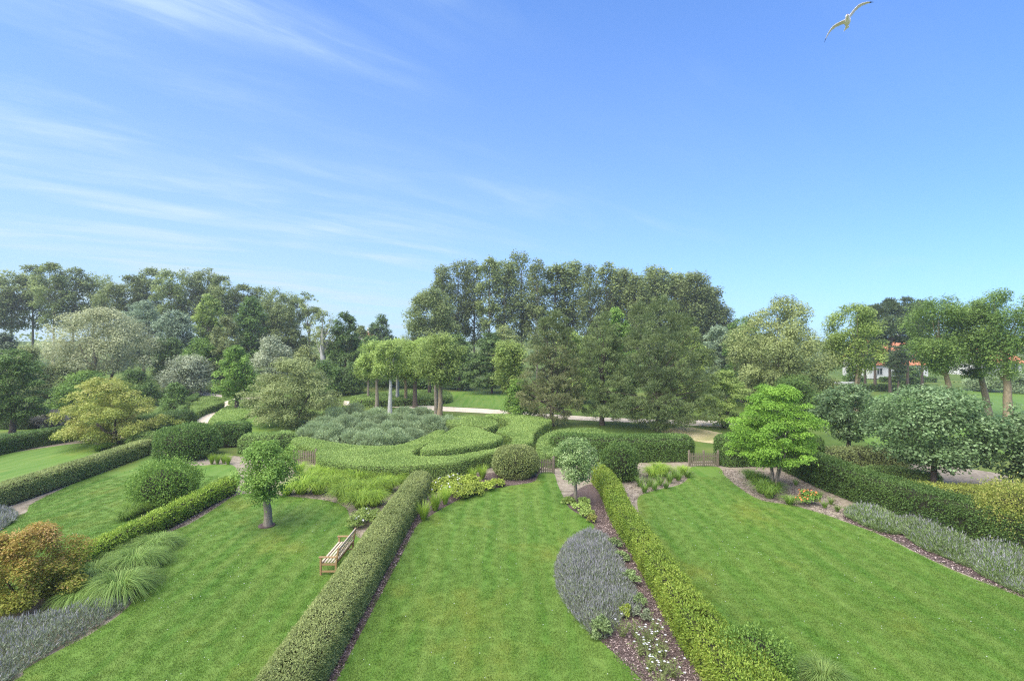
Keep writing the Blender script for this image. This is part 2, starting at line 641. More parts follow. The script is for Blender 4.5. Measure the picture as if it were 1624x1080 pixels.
# ------------------------------------------------------------------ ground, paths, lawns
def ground_sheet():
    xs = np.concatenate([[-3000, -1500, -700, -350], np.linspace(-220, 220, 89), [350, 700, 1500, 3000]])
    ys = np.concatenate([[-200, -60, -10], np.linspace(0, 260, 66), [400, 800, 1600, 4000]])
    X, Y = np.meshgrid(xs, ys)
    Z = terr(X, Y)
    V = np.stack([X, Y, Z], -1).reshape(-1, 3)
    nx, ny = len(xs), len(ys)
    i, j = np.meshgrid(np.arange(nx - 1), np.arange(ny - 1))
    a = (j * nx + i).ravel()
    F = np.stack([a, a + 1, a + nx + 1, a + nx], 1)
    g = Geo()
    g.add(V, F, 0, 0.5, True)
    tag(link("ground", g.mesh("ground", ["park_grass"])), kind="structure")


ground_sheet()


def sheet(name, P, z, mat, edge=0.0, label=None):
    """flat sheet with outline P laid on the ground; edge = cut edge down to z - edge"""
    P = np.asarray(P, float)
    if area2(P) < 0:
        P = P[::-1]
    n = len(P)
    zz = terr(P[:, 0], P[:, 1]) + z
    V = [(x, y, h) for (x, y), h in zip(P, zz)]
    F = [tuple(range(n))]
    if edge:
        V += [(x, y, h - edge) for (x, y), h in zip(P, zz)]
        F += [(i, i + n, (i + 1) % n + n, (i + 1) % n) for i in range(n)]
    me = bpy.data.meshes.new(name)
    me.from_pydata(V, [], F)
    me.materials.append(MATS[mat])
    o = link(name, me)
    tag(o, label=label, kind="structure")
    TRIS[0] += 3 * n
    return o


# bare soil of the gardens under beds and lawns
sheet("garden_soil", spline([(-52, 5), (-52, 40), (-38, 43), (-30, 40.5), (-18, 37), (-10, 34.5), (0, 34.2), (12, 36), (20, 36), (31, 33), (36, 5)], 6), 0.006, "soil")

LAWNS = {}


def lawn(key, px_pts, extra=(), n=6, z=0.03):
    P = spline(list(gps(px_pts)) + list(extra), n)
    LAWNS[key] = P
    return sheet("lawn", P, z, "lawn", edge=0.03)


lawn("centre", [(672, 826), (700, 808), (740, 788), (790, 774), (845, 765), (856, 751), (877, 750), (884, 768), (893, 788), (903, 806), (930, 824), (942, 838),
                (905, 853), (886, 878), (880, 908), (890, 945), (912, 977), (940, 1006), (968, 1032), (1002, 1064), (1030, 1100)],
     [(3.3, 10), (3.6, 7), (3.4, 5.5), (-4.33, 5.5), (-4.36, 10), (-4.38, 15), (-4.36, 20), (-4.38, 23)])
lawn("right", [(1012, 790), (1040, 778), (1075, 770), (1090, 760), (1097, 741), (1138, 741), (1150, 755), (1170, 772), (1205, 793), (1250, 801), (1300, 814), (1345, 830), (1400, 851), (1450, 876),
               (1500, 900), (1550, 921), (1624, 950), (1750, 1005)],
     [(15.2, 9), (15, 5.5), (7.2, 5.5), (7.0, 11), (7.5, 12.6), (6.9, 13.6), (6.2, 14.6), (6.0, 17), (6.0, 21), (6.1, 24)])
lawn("left", [(378, 785), (430, 785), (470, 789), (520, 795), (548, 806), (556, 828), (565, 850)],
     [(-6.1, 21), (-6.1, 16), (-6.1, 10), (-6.1, 5.5), (-12.6, 5.5), (-12.0, 10.5)], z=0.03)
# (the left lawn's bed side)
P = list(gps([(23, 1081), (39, 1063), (91, 1034), (145, 1006), (200, 967), (226, 930), (258, 890), (272, 846), (300, 832), (340, 808)]))
sheet("lawn", spline(list(gps([(378, 785), (430, 785), (470, 789), (520, 795), (548, 806), (556, 828), (565, 850)])) +
                     [(-6.1, 21), (-6.1, 16), (-6.1, 10), (-6.1, 5.5), (-13.4, 5.5), (-13.0, 10.5)] + P, 6), 0.034, "lawn", edge=0.034)
bpy.data.objects.remove([o for o in bpy.data.objects if o.name == "lawn.002"][0])
LAWNS["left"] = spline(list(gps([(378, 785), (430, 785), (470, 789), (520, 795), (548, 806), (556, 828), (565, 850)])) +
                       [(-6.1, 21), (-6.1, 16), (-6.1, 10), (-6.1, 5.5), (-13.4, 5.5), (-13.0, 10.5)] + P, 6)
lawn("second", [(22, 822), (50, 800), (100, 775), (170, 744), (235, 718), (262, 722), (300, 738), (345, 737), (372, 740)],
     [(-16.0, 30), (-16.3, 28.5), (-17.6, 27.6), (-18.0, 25), (-17.2, 23.5), (-16.3, 22), (-16.2, 18), (-16.2, 12), (-25.4, 12), (-25.3, 20)])
lawn("third", [(0, 722), (60, 712), (120, 704), (150, 704)],
     [(-29.5, 38), (-27.6, 37.5), (-27.3, 33), (-26.8, 27), (-26.6, 20), (-37, 20), (-37.8, 34)])
sheet("lawn", spline(gps([(-60, 690), (0, 676), (40, 672), (60, 683), (40, 690), (0, 700)]), 5), 0.02, "lawn")
# park lawns beyond the hedges
sheet("lawn", spline(gps([(395, 690), (330, 672), (350, 650), (372, 643), (440, 640), (480, 655), (470, 690)]), 5), 0.02, "lawn")
sheet("lawn", spline(gps([(700, 642), (715, 622), (800, 622), (830, 640), (822, 651), (760, 647)]), 5), 0.02, "lawn")
sheet("lawn", spline(gps([(1370, 700), (1380, 632), (1430, 622), (1500, 618), (1660, 620), (1700, 700), (1560, 730)]), 5), 0.02, "lawn")

# paths
sheet("path", gps([(545, 636), (600, 638), (650, 641), (700, 645), (760, 648), (815, 652), (870, 657), (950, 662), (1050, 666), (1150, 667), (1172, 669), (1172, 678), (1150, 678), (1100, 675), (1050, 672), (950, 668), (870, 664), (815, 659), (760, 655), (700, 652), (650, 648), (600, 645), (545, 643)]), 0.028, "gravel_path")
sheet("path", spline(gps([(296, 684), (303, 670), (316, 656), (335, 645), (352, 639), (372, 632.5), (400, 630), (440, 630), (440, 634), (400, 635.5), (378, 641), (354, 648), (341, 656), (330, 670), (320, 684)]), 5), 0.028, "gravel_path")
sheet("path", gps([(305, 621.5), (330, 622), (352, 627), (352, 630), (330, 628), (305, 625)]), 0.028, "gravel_path")
sheet("path", gps([(60, 697), (140, 691), (200, 688), (230, 686), (296, 672), (320, 676), (235, 694), (200, 695), (140, 699), (60, 704)]), 0.024, "gravel_path")
sheet("path", gps([(1300, 740), (1340, 737), (1385, 737), (1415, 740), (1415, 744), (1385, 742), (1340, 744), (1300, 747)]), 0.028, "gravel_path")
sheet("dry_verge", spline(gps([(1050, 682), (1090, 677), (1150, 688), (1190, 694), (1180, 702), (1130, 703), (1095, 698), (1060, 690)]), 5), 0.018, "dry_grass")
sheet("mulch_bed", spline(gps([(935, 768), (905, 785), (890, 796), (905, 815), (945, 840), (925, 860), (885, 885), (882, 915), (893, 950), (915, 980), (960, 1024), (1030, 1100), (1120, 1180), (1180, 1180), (1125, 1075), (1085, 1015), (1055, 953), (1003, 878), (972, 831), (965, 781)]), 6), 0.012, "mulch")
sheet("mulch_bed", spline(gps([(672, 826), (700, 808), (740, 788), (790, 774), (850, 765), (850, 755), (780, 750), (700, 760), (680, 790)]), 5), 0.012, "mulch")


# ------------------------------------------------------------------ lawn grass blades (instanced tufts)
def tuft_mesh():
    rng = np.random.default_rng(5)
    n = 70
    base = np.stack([rng.uniform(-.16, .16, n), rng.uniform(-.16, .16, n), np.full(n, -0.005)], 1)
    an = rng.uniform(0, 2 * PI, n)
    h = rng.uniform(0.022, 0.045, n)
    lean = rng.uniform(0.1, 0.8, n)
    d = np.stack([np.cos(an), np.sin(an), np.zeros(n)], 1)
    w = np.stack([-np.sin(an), np.cos(an), np.zeros(n)], 1) * rng.uniform(0.003, 0.006, n)[:, None]
    up = np.array([0, 0, 1.0])
    mid = base + up * (h * .6)[:, None] + d * (h * lean * .35)[:, None]
    tip = base + up * h[:, None] + d * (h * lean)[:, None]
    g = Geo()
    t = rng.uniform(0, 1, n)
    g.quads(np.stack([base - w, base + w, mid + w * .8, mid - w * .8], 1), 0, t)
    g.quads(np.stack([mid - w * .8, mid + w * .8, tip + w * .1, tip - w * .1], 1), 0, t)
    return g.mesh("grass_tuft", ["lawn_blade"])


tuft_ob = bpy.data.objects.new("grass_tuft", tuft_mesh())


def scatter_group(ob, smin, smax):
    ng = bpy.data.node_groups.new("scatter", 'GeometryNodeTree')
    ng.interface.new_socket("Geometry", in_out='INPUT', socket_type='NodeSocketGeometry')
    ng.interface.new_socket("Geometry", in_out='OUTPUT', socket_type='NodeSocketGeometry')
    N, L = ng.nodes, ng.links
    gi, go = N.new("NodeGroupInput"), N.new("NodeGroupOutput")
    ip = N.new("GeometryNodeInstanceOnPoints")
    oi = N.new("GeometryNodeObjectInfo")
    oi.inputs["Object"].default_value = ob
    try:
        oi.inputs["As Instance"].default_value = True
    except Exception:
        pass
    rv = N.new("FunctionNodeRandomValue")
    rv.data_type = 'FLOAT_VECTOR'
    rv.inputs["Min"].default_value = (-0.1, -0.1, 0)
    rv.inputs["Max"].default_value = (0.1, 0.1, 2 * PI)
    rs = N.new("FunctionNodeRandomValue")
    rs.data_type = 'FLOAT'
    fl = [s for s in rs.inputs if s.type == 'VALUE']
    fl[0].default_value, fl[1].default_value = smin, smax
    L.new(gi.outputs[0], ip.inputs["Points"])
    L.new(oi.outputs["Geometry"], ip.inputs["Instance"])
    L.new(rv.outputs["Value"], ip.inputs["Rotation"])
    L.new([s for s in rs.outputs if s.type == 'VALUE'][0], ip.inputs["Scale"])
    L.new(ip.outputs[0], go.inputs[0])
    return ng


def lawn_grass():
    ng = scatter_group(tuft_ob, 0.75, 1.25)
    rng = np.random.default_rng(11)
    what = {"centre": "short mown grass of the striped centre lawn between the two straight hedges", "right": "short mown grass of the wide lawn beside the long lavender row",
            "left": "short mown grass of the lawn with the wooden bench", "second": "short mown grass of the sloping lawn behind the low yellow hedge"}
    for key, lab in what.items():
        P = LAWNS[key]
        lo, hi = P.min(0), P.max(0)
        hi[1] = min(hi[1], 32)
        rows = []
        y = lo[1]
        while y < hi[1]:
            st = 0.17 * (1.0 if y < 16 else (y / 16) ** 0.7)
            xs_ = np.arange(lo[0], hi[0], st) + rng.uniform(0, st)
            rows.append(np.stack([xs_ + rng.uniform(-.5, .5, len(xs_)) * st, y + rng.uniform(-.5, .5, len(xs_)) * st], 1))
            y += st
        q = np.concatenate(rows)
        q = q[inside(P, q)]
        me = bpy.data.meshes.new("grass")
        me.vertices.add(len(q))
        co = np.concatenate([q, np.full((len(q), 1), 0.034)], 1)
        me.vertices.foreach_set("co", co.astype(np.float32).ravel())
        o = link("grass", me)
        md = o.modifiers.new("scatter", 'NODES')
        md.node_group = ng
        tag(o, lab, "grass", kind="stuff")


lawn_grass()


# ------------------------------------------------------------------ hedges
def leaf_size(Y, real, px=1.5):
    return np.maximum(real, px * np.asarray(Y) / 512.0)


def inset(P, d):
    """move a counter-clockwise outline inwards by d"""
    nxt, prv = np.roll(P, -1, 0), np.roll(P, 1, 0)
    t = unit(nxt - prv)
    nrm = np.stack([-t[:, 1], t[:, 0]], 1)
    return P + nrm * d


def resample(P, step, closed=True):
    Q = np.vstack([P, P[:1]]) if closed else P
    seg = np.hypot(*(np.diff(Q, axis=0).T))
    s = np.concatenate([[0], np.cumsum(seg)])
    n = max(8, int(s[-1] / step))
    u = np.linspace(0, s[-1], n, endpoint=not closed)
    return np.stack([np.interp(u, s, Q[:, 0]), np.interp(u, s, Q[:, 1])], 1)


def hedge_poly(name, P, h, mat, label, cat="hedge", rnd=0.25, real=0.045, px=1.3, rough=0.05, cover=1.7, seed=1, group=None, lump=0.022, bare=0.0, zfun=None, out=0.5):
    """clipped hedge with outline P: twiggy core and a skin of small leaves"""
    rng = np.random.default_rng(seed)
    P = np.asarray(P, float)
    if area2(P) < 0:
        P = P[::-1]
    P = resample(P, 0.3)
    c = P.mean(0)
    z0 = float(terr(c[0], c[1]))
    g = Geo()
    core = 0.07
    rings = []
    Pin = inset(P, core)
    rings.append((Pin, 0.0))
    rings.append((Pin, max(h - rnd, 0.1)))
    for k in (0.35, 0.7, 1.0):
        a = k * PI / 2
        rings.append((inset(P, core + rnd * (1 - math.cos(a)) * 0.95), h - rnd + rnd * math.sin(a) - core * k))
    n = len(P)
    V = np.concatenate([np.concatenate([p, np.full((n, 1), z)], 1) for p, z in rings])
    F = []
    for r in range(len(rings) - 1):
        i = np.arange(n)
        j = (i + 1) % n
        F.append(np.stack([r * n + i, r * n + j, (r + 1) * n + j, (r + 1) * n + i], 1))
    g.add(V, np.concatenate(F), 0, 0.5, True)
    # leaf skin: top
    A = abs(area2(P))
    per = np.sum(np.hypot(*(np.roll(P, -1, 0) - P).T))
    Ymin = max(P[:, 1].min(), 11.0)
    lmin = float(leaf_size(Ymin, real, px))
    la = 0.55 * lmin * lmin * 0.62
    lo, hi = P.min(0), P.max(0)
    bb = np.prod(hi - lo)
    q = rng.uniform(lo, hi, (int(bb * cover / la) + 10, 2))
    l = leaf_size(q[:, 1], real, px)
    q = q[rng.uniform(size=len(q)) < (lmin / l) ** 2]
    q = q[inside(P, q)]
    d, ov = dist_poly(P, q)
    s = np.clip(1 - d / rnd, 0, 1)
    z = h - rnd * (1 - np.sqrt(np.maximum(1 - s * s, 0)))
    nr = np.concatenate([ov * s[:, None], np.sqrt(np.maximum(1 - s * s, 0.0))[:, None]], 1)
    pos = np.concatenate([q, z[:, None]], 1)
    # sides
    ns = int(per * h * cover * 1.15 / la) + 10
    k = rng.integers(0, n, ns)
    u = rng.uniform(size=ns)[:, None]
    a, b = P[k], P[(k + 1) % n]
    qs = a + (b - a) * u
    keep = rng.uniform(size=ns) < (lmin / leaf_size(qs[:, 1], real, px)) ** 2
    zs = rng.uniform(0.02, 1, ns) * (h - rnd * 0.5)
    if bare:
        keep &= rng.uniform(size=ns) < np.clip(zs / bare, 0.12, 1)
    t = unit(b - a)
    nv = np.stack([t[:, 1], -t[:, 0], np.zeros(ns)], 1)
    sh = np.clip((zs - (h - rnd)) / rnd, 0, 1)
    qs = qs - nv[:, :2] * (rnd * (1 - np.sqrt(np.maximum(1 - sh * sh, 0))))[:, None]
    ps = np.concatenate([qs, zs[:, None]], 1)
    pos = np.concatenate([pos, ps[keep]])
    nr = np.concatenate([nr, nv[keep]])
    nn = len(pos)
    # unevenness: low-frequency swelling and shoots
    if lump:
        ph = rng.uniform(0, 6.3, 8)
        f = rng.uniform(0.7, 2.2, 8) / max(0.5, lump * 3)
        w = sum(np.sin(pos[:, i % 3] * f[i] * 2.1 + pos[:, (i + 1) % 3] * f[(i + 3) % 8] * 1.7 + ph[i]) for i in range(8)) / 4
        pos = pos + nr * (w * lump)[:, None] * np.clip(pos[:, 2:3] / 0.4, 0, 1)
    L_ = leaf_size(pos[:, 1], real, px) * rng.uniform(0.7, 1.3, nn)
    pos = pos + nr * (rng.normal(0, rough, nn) - L_ * 0.3)[:, None]
    shoot = rng.uniform(size=nn) < 0.02
    pos[shoot] += nr[shoot] * rng.uniform(0.02, 0.09, (int(shoot.sum()), 1))
    ax = unit(nr * out + rdir(rng, nn) * 0.9 + np.array([0, 0, 0.15]))
    nl = unit(nr + rdir(rng, nn) * 0.62)
    patch = 0.5 + 0.5 * np.sin(pos[:, 0] * 1.3 + 2 * np.sin(pos[:, 1] * 0.7 + seed)) * np.sin(pos[:, 1] * 1.1 + seed)
    tint = np.clip(rng.uniform(0, 1, nn) * 0.7 + patch * 0.38 - 0.06, 0, 1)
    thin = (np.sin(pos[:, 0] * 2.7 + seed) * np.sin(pos[:, 1] * 1.9 + 2 * seed) * np.sin(pos[:, 2] * 3.1 + seed) > 0.55) & (rng.uniform(size=nn) < 0.45)
    pos[thin] -= nr[thin] * 0.06
    g.quads(leaves3(pos, ax, nl, L_), 1, tint)
    # origin at the hedge's middle
    for V in g.v:
        V -= np.array([c[0], c[1], 0], np.float32)
    o = link(name, g.mesh(name, ["twig_core", mat]), loc=(c[0], c[1], z0))
    tag(o, label, cat, group)
    return o


def strip(pts, w, n=6):
    """outline of a hedge along a line, with rounded ends"""
    C = spline(pts, n, closed=False) if len(pts) > 2 else np.array([np.array(pts[0]) * (1 - t) + np.array(pts[1]) * t for t in np.linspace(0, 1, 12)])
    T = unit(np.gradient(C, axis=0))
    Nn = np.stack([-T[:, 1], T[:, 0]], 1)
    w = np.broadcast_to(np.asarray(w, float), (len(C),)) if np.ndim(w) == 0 else np.interp(np.linspace(0, 1, len(C)), np.linspace(0, 1, len(w)), w)
    Lf, Rt = C + Nn * w[:, None] / 2, C - Nn * w[:, None] / 2
    cap1 = [C[-1] + (T[-1] * math.sin(a) * .8 + Nn[-1] * math.cos(a)) * w[-1] / 2 for a in np.linspace(0.3, PI - 0.3, 6)]
    cap0 = [C[0] + (-T[0] * math.sin(a) * .8 - Nn[0] * math.cos(a)) * w[0] / 2 for a in np.linspace(0.3, PI - 0.3, 6)]
    return np.array(list(Lf) + cap1 + list(Rt[::-1]) + cap0)


# the straight hedges between the gardens
hedge_poly("hedge", strip([(-5.2, 6.5), (-5.25, 14), (-5.28, 22), (-5.25, 29.3)], 1.28), 1.0, "leaf_box_olive", "smooth clipped box hedge running beside the wooden bench", rnd=0.36, real=0.045, px=1.2, rough=0.018, seed=2)
hedge_poly("hedge", strip([(5.55, 9.5), (5.45, 12), (5.2, 14.2), (5.15, 17), (5.15, 20.5), (5.1, 24), (5.35, 28), (5.2, 30.8)], [1.4, 1.25, 1.0, 0.82, 0.78, 0.82, 0.9, 0.85]), 1.02, "leaf_privet",
           "ragged yellow-green hedge with loose shoots beside the dark bark mulch", rnd=0.22, real=0.055, px=1.35, rough=0.05, seed=3, lump=0.09, out=0.9)
hedge_poly("hedge", strip([(-15.8, 17.2), (-15.8, 19), (-15.77, 23), (-15.72, 28.6)], 0.76), 0.88, "leaf_privet", "low loose yellow-green hedge behind the orange-leaved maple", rnd=0.2, real=0.065, px=1.6, rough=0.05, seed=4, lump=0.06, bare=0.35, out=0.9)
hedge_poly("hedge", strip([(-26.0, 17), (-26.2, 24), (-26.6, 31), (-27.4, 38.2)], 1.1), 1.12, "leaf_box_olive", "long clipped hedge sloping down between the two far lawns", rnd=0.28, real=0.06, px=1.35, rough=0.02, seed=5, bare=0.3)
hedge_poly("hedge", strip([(-38.0, 33), (-38.6, 39), (-37.8, 43), (-36.2, 45.3)], 1.5), 1.25, "leaf_dark", "dark curved clipped hedge at the far side of the outermost lawn", rnd=0.35, px=1.35, rough=0.02, seed=6)
hedge_poly("hedge", strip([(-58, 47), (-52, 49), (-46.5, 49.5)], 1.4), 1.2, "leaf_dark", "dark hedge end behind the curved hedge under the dark maple", rnd=0.3, px=1.35, seed=7)
hedge_poly("hedge", strip([(18.4, 33.3), (18.4, 30.5), (18.6, 27.5), (19.2, 24), (20.2, 21), (21.5, 18)], [1.5, 1.5, 1.5, 1.6, 1.7, 1.7]), 1.6, "leaf_mid", "long bushy hedge rising behind the lavender row", rnd=0.35, real=0.075, px=1.6, rough=0.06, seed=8, lump=0.08, out=0.8)

# the low sculpted hedges in the middle
ZT = 1.0
crescent = gps([(462, 699), (499, 712), (506, 727), (532, 734), (576, 739), (636, 740), (680, 737), (731, 731), (781, 717), (815, 707), (843, 699), (846, 686), (862, 673), (874, 665), (835, 658), (790, 656),
                (770, 658), (801, 664), (811, 671), (788, 683), (812, 692), (808, 704), (771, 713), (718, 721), (672, 723), (654, 717), (672, 706), (694, 694), (706, 682), (695, 681), (676, 689), (641, 703), (600, 707), (563, 705), (525, 700), (478, 692)], ZT)
hedge_poly("hedge", spline(crescent, 4), ZT, "leaf_box_light", "broad flat-topped crescent hedge curving in front of the silvery shrubs", rnd=0.14, real=0.05, px=1.2, rough=0.02, seed=10)
hedge_poly("hedge", spline(gps([(668, 711), (690, 696), (717, 679), (735, 675), (754, 677), (775, 684), (796, 692), (790, 697), (765, 704), (718, 711), (682, 714)], 1.35), 4), 1.35, "leaf_box_light",
           "leaf-shaped clipped hedge inside the curve of the crescent hedge", rnd=0.14, real=0.05, px=1.2, rough=0.02, seed=11)
hedge_poly("hedge", spline(gps([(716, 672), (708, 664), (730, 659), (757, 659), (784, 666), (788, 672), (772, 677), (752, 675)], 1.3), 4), 1.3, "leaf_box_light",
           "small clipped hedge wedge behind the leaf-shaped hedge, near the tall trunks", rnd=0.14, px=1.4, rough=0.02, seed=12)
hedge_poly("hedge", spline(gps([(868, 722), (853, 706), (858, 692), (885, 682), (930, 679), (958, 683), (965, 695), (940, 705), (905, 718)], 0.85), 4), 0.85, "leaf_box", "low clipped hedge under the pines, across the brown track from the crescent", rnd=0.14, px=1.4, seed=13)
hedge_poly("hedge", strip([gp(885, 724), gp(940, 727), gp(1010, 728), gp(1080, 727)], [1.6, 2.0, 2.2, 2.2]), 1.7, "leaf_mid", "thick rounded clipped hedge between the two picket gates", rnd=0.6, real=0.07, px=1.5, rough=0.03, seed=14)
hedge_poly("hedge", strip([gp(1152, 736), gp(1190, 735), gp(1240, 736), gp(1285, 736)], 1.9), 2.0, "leaf_mid", "tall clipped hedge behind the lime-green tree, next to the wide picket gate", rnd=0.45, real=0.07, px=1.5, rough=0.03, seed=15)
hedge_poly("hedge", strip([gp(350, 708), gp(385, 706)], 1.6), 1.9, "leaf_mid", "tall square clipped hedge behind the round leafy shrub", rnd=0.35, px=1.5, rough=0.03, seed=16, bare=0.8)
hedge_poly("hedge", strip([gp(398, 716), gp(430, 715), gp(452, 711)], 2.2), 1.35, "leaf_box", "rounded clipped hedge ending at the small picket gate", rnd=0.7, px=1.5, rough=0.02, seed=17)
hedge_poly("hedge", strip([gp(222, 709), gp(250, 708)], 2.0), 1.1, "leaf_box_light", "short pale hedge end touching the round leafy shrub", rnd=0.35, px=1.5, seed=18)
hedge_poly("hedge", strip([gp(222, 690), gp(255, 684), gp(285, 676)], 3.0), 1.6, "leaf_dark", "dark green domed hedge behind the golden spreading tree", rnd=0.8, px=1.5, seed=19)
hedge_poly("hedge", spline(gps([(292, 662), (304, 650), (301, 641), (312, 637), (351, 636), (352, 639), (332, 644), (315, 651), (297, 665)], 0.9), 4), 0.9, "leaf_box_light", "flat-topped hedge with a dark side along the pale curved path", rnd=0.1, px=1.3, seed=20)
hedge_poly("hedge", spline(gps([(309, 634), (321, 629), (347, 630), (349, 632.5), (330, 635)], 0.8), 4), 0.8, "leaf_box_light", "small flat hedge between the two bends of the pale path", rnd=0.1, px=1.3, seed=21)
hedge_poly("hedge", spline(gps([(280, 650), (290, 639), (300, 634.5), (301, 640), (290, 647)], 1.0), 4), 1.0, "leaf_box", "narrow clipped hedge behind the path hedge, nearer the golden tree", rnd=0.12, px=1.3, seed=22)
hedge_poly("hedge", spline(gps([(294, 633), (311, 622), (314, 626), (307, 633)], 1.2), 4), 1.2, "leaf_mid", "clipped hedge at the far bend of the pale path", rnd=0.12, px=1.3, seed=23)
hedge_poly("hedge", spline(gps([(332, 668), (345, 653), (360, 644), (385, 641), (400, 650), (380, 665), (352, 672)], 0.35), 4), 0.35, "leaf_box_light", "very low clipped hedge on the near side of the pale path", rnd=0.1, px=1.3, seed=24)
hedge_poly("hedge", spline(gps([(362, 636), (378, 633), (398, 634), (380, 639)], 0.5), 4), 0.5, "leaf_box", "low hedge sliver where the path meets the bright green tree", rnd=0.1, px=1.3, seed=25)
hedge_poly("hedge", spline(gps([(560, 628), (620, 620), (690, 618), (714, 623), (708, 630), (640, 634), (570, 634)], 0.9), 4), 0.9, "leaf_box", "flat hedge across the path behind the tall trunks", rnd=0.12, px=1.3, seed=26)
hedge_poly("hedge", strip([gp(1445, 792), gp(1500, 797), gp(1570, 800)], 1.3), 0.9, "leaf_gold", "low brownish-olive hedge behind the long bushy hedge under the big hazel", rnd=0.25, px=1.5, seed=27)
hedge_poly("hedge", strip([gp(1385, 762), gp(1430, 764), gp(1475, 772)], 1.3), 0.8, "leaf_box", "low dark hedge beside the sandy path under the big hazel", rnd=0.25, px=1.5, seed=28)
hedge_poly("hedge", strip([gp(1310, 738), gp(1360, 736), gp(1425, 738)], 1.4), 1.1, "leaf_olive", "brownish loose hedge behind the trunk of the smaller hazel", rnd=0.35, px=1.6, lump=0.1, seed=29)
hedge_poly("hedge", strip([gp(1330, 621), gp(1400, 620), gp(1465, 622)], 1.4), 1.1, "leaf_dark", "dark hedge line beyond the black pine trunks", rnd=0.2, px=1.4, seed=30)
hedge_poly("hedge", strip([gp(1400, 606), gp(1480, 606)], 1.4), 1.0, "leaf_mid", "far green hedge in front of the white house", rnd=0.2, px=1.4, seed=31)


# ------------------------------------------------------------------ round clipped shrubs
def ball(name, X, Y, w, h, mat, label, cat="shrub", real=0.055, px=1.5, rough=0.02, seed=1, shoots=0.0, lump=0.05, group=None, wy=None, flat=0.0):
    rng = np.random.default_rng(seed)
    z0 = float(terr(X, Y))
    l = float(leaf_size(Y, real, px))
    rx, ry, rz = w / 2, (wy or w) / 2, h * 0.54
    cz = h - rz
    A = 4 * PI * ((rx * ry) ** 1.6 / 3 + (rx * rz) ** 1.6 / 3 + (ry * rz) ** 1.6 / 3) ** (1 / 1.6)
    n = int(A * 2.0 / (0.55 * l * l * 0.62))
    d = rdir(rng, n)
    # slightly boxy ball
    e = 0.86
    ds = np.sign(d) * np.abs(d) ** e
    ds = ds / np.maximum((np.abs(ds) ** 2.3).sum(1, keepdims=True) ** (1 / 2.3), 1e-6)
    ph = rng.uniform(0, 6.28, 6)
    w_ = (np.sin(d[:, 0] * 5 + ph[0]) * np.sin(d[:, 1] * 5 + ph[1]) + np.sin(d[:, 2] * 6 + ph[2] + d[:, 0] * 3) + 0.8 * np.sin(d[:, 0] * 11 + ph[3]) * np.sin(d[:, 2] * 10 + ph[4]) * np.sin(d[:, 1] * 11 + ph[5])) / 2.0
    s = np.array([rx, ry, rz])
    pos = ds * s * (1 + lump * w_)[:, None] + np.array([0, 0, cz])
    nr = unit(ds / s)
    L_ = l * rng.uniform(0.7, 1.35, n)
    if shoots:
        pos = pos + nr * (np.abs(rng.normal(0, shoots, n)) * (rng.uniform(size=n) < 0.6))[:, None]
    pos = pos + nr * (rng.normal(0, rough, n) - L_ * 0.3)[:, None]
    ok = pos[:, 2] > 0.03
    pos, nr, L_ = pos[ok], nr[ok], L_[ok]
    n = len(pos)
    g = Geo()
    # core
    th = np.linspace(0, PI, 9)
    ah = np.linspace(0, 2 * PI, 17)[:-1]
    V = np.array([[math.sin(t) * math.cos(a), math.sin(t) * math.sin(a), math.cos(t)] for t in th for a in ah]) * s * (0.93 - lump * 1.2) + np.array([0, 0, cz])
    V[:, 2] = np.maximum(V[:, 2], 0.0)
    F = [(i * 16 + j, (i + 1) * 16 + j, (i + 1) * 16 + (j + 1) % 16, i * 16 + (j + 1) % 16) for i in range(8) for j in range(16)]
    g.add(V, F, 0, 0.5, True)
    ax = unit(nr * 0.7 + rdir(rng, n) * 0.8 + np.array([0, 0, 0.25]))
    nl = unit(nr + rdir(rng, n) * 0.7)
    g.quads(leaves(pos, ax, nl, L_), 1, rng.uniform(0, 1, n))
    o = link(name, g.mesh(name, ["twig_core", mat]), loc=(X, Y, z0))
    tag(o, label, cat, group)
    return o


def ballp(name, cx, base, wpx, top, mat, label, **k):
    X, Y = gp(cx, base)
    w = wpx * Y / FOC
    Yc = Y + w * 0.42
    h = wz(top, Yc) - 0.0
    return ball(name, wx(cx, Yc), Yc, w, h, mat, label, **k)


ballp("box_ball", 818, 763, 76, 706, "leaf_box_olive", "big clipped box ball standing beside the narrow picket gate", seed=41)
ballp("round_shrub", 298, 734, 90, 674, "leaf_mid", "round leafy shrub, knobbly, left of the small picket gate", real=0.08, px=1.7, rough=0.05, seed=42, lump=0.09, shoots=0.06)
ballp("leafy_shrub", 263, 809, 84, 738, "leaf_fresh", "light green upright leafy shrub on the sloping lawn behind the low hedge", real=0.08, px=1.8, rough=0.08, seed=43, lump=0.1, shoots=0.2)
ballp("leafy_shrub", 982, 766, 54, 706, "leaf_mid", "dense oval shrub behind the small standard tree", real=0.08, px=1.7, rough=0.05, seed=44, lump=0.06, shoots=0.08)
ballp("overgrown_shrub", 1613, 884, 90, 772, "leaf_gold", "overgrown yellowish shrub at the near end of the bushy hedge", real=0.07, px=1.5, rough=0.1, seed=45, lump=0.12, shoots=0.15)
ballp("overgrown_shrub", 1195, 1120, 120, 1010, "leaf_fresh", "bushy overgrown end of the ragged hedge near the big grass tuft", real=0.06, px=1.6, rough=0.06, seed=46, lump=0.1, shoots=0.05)


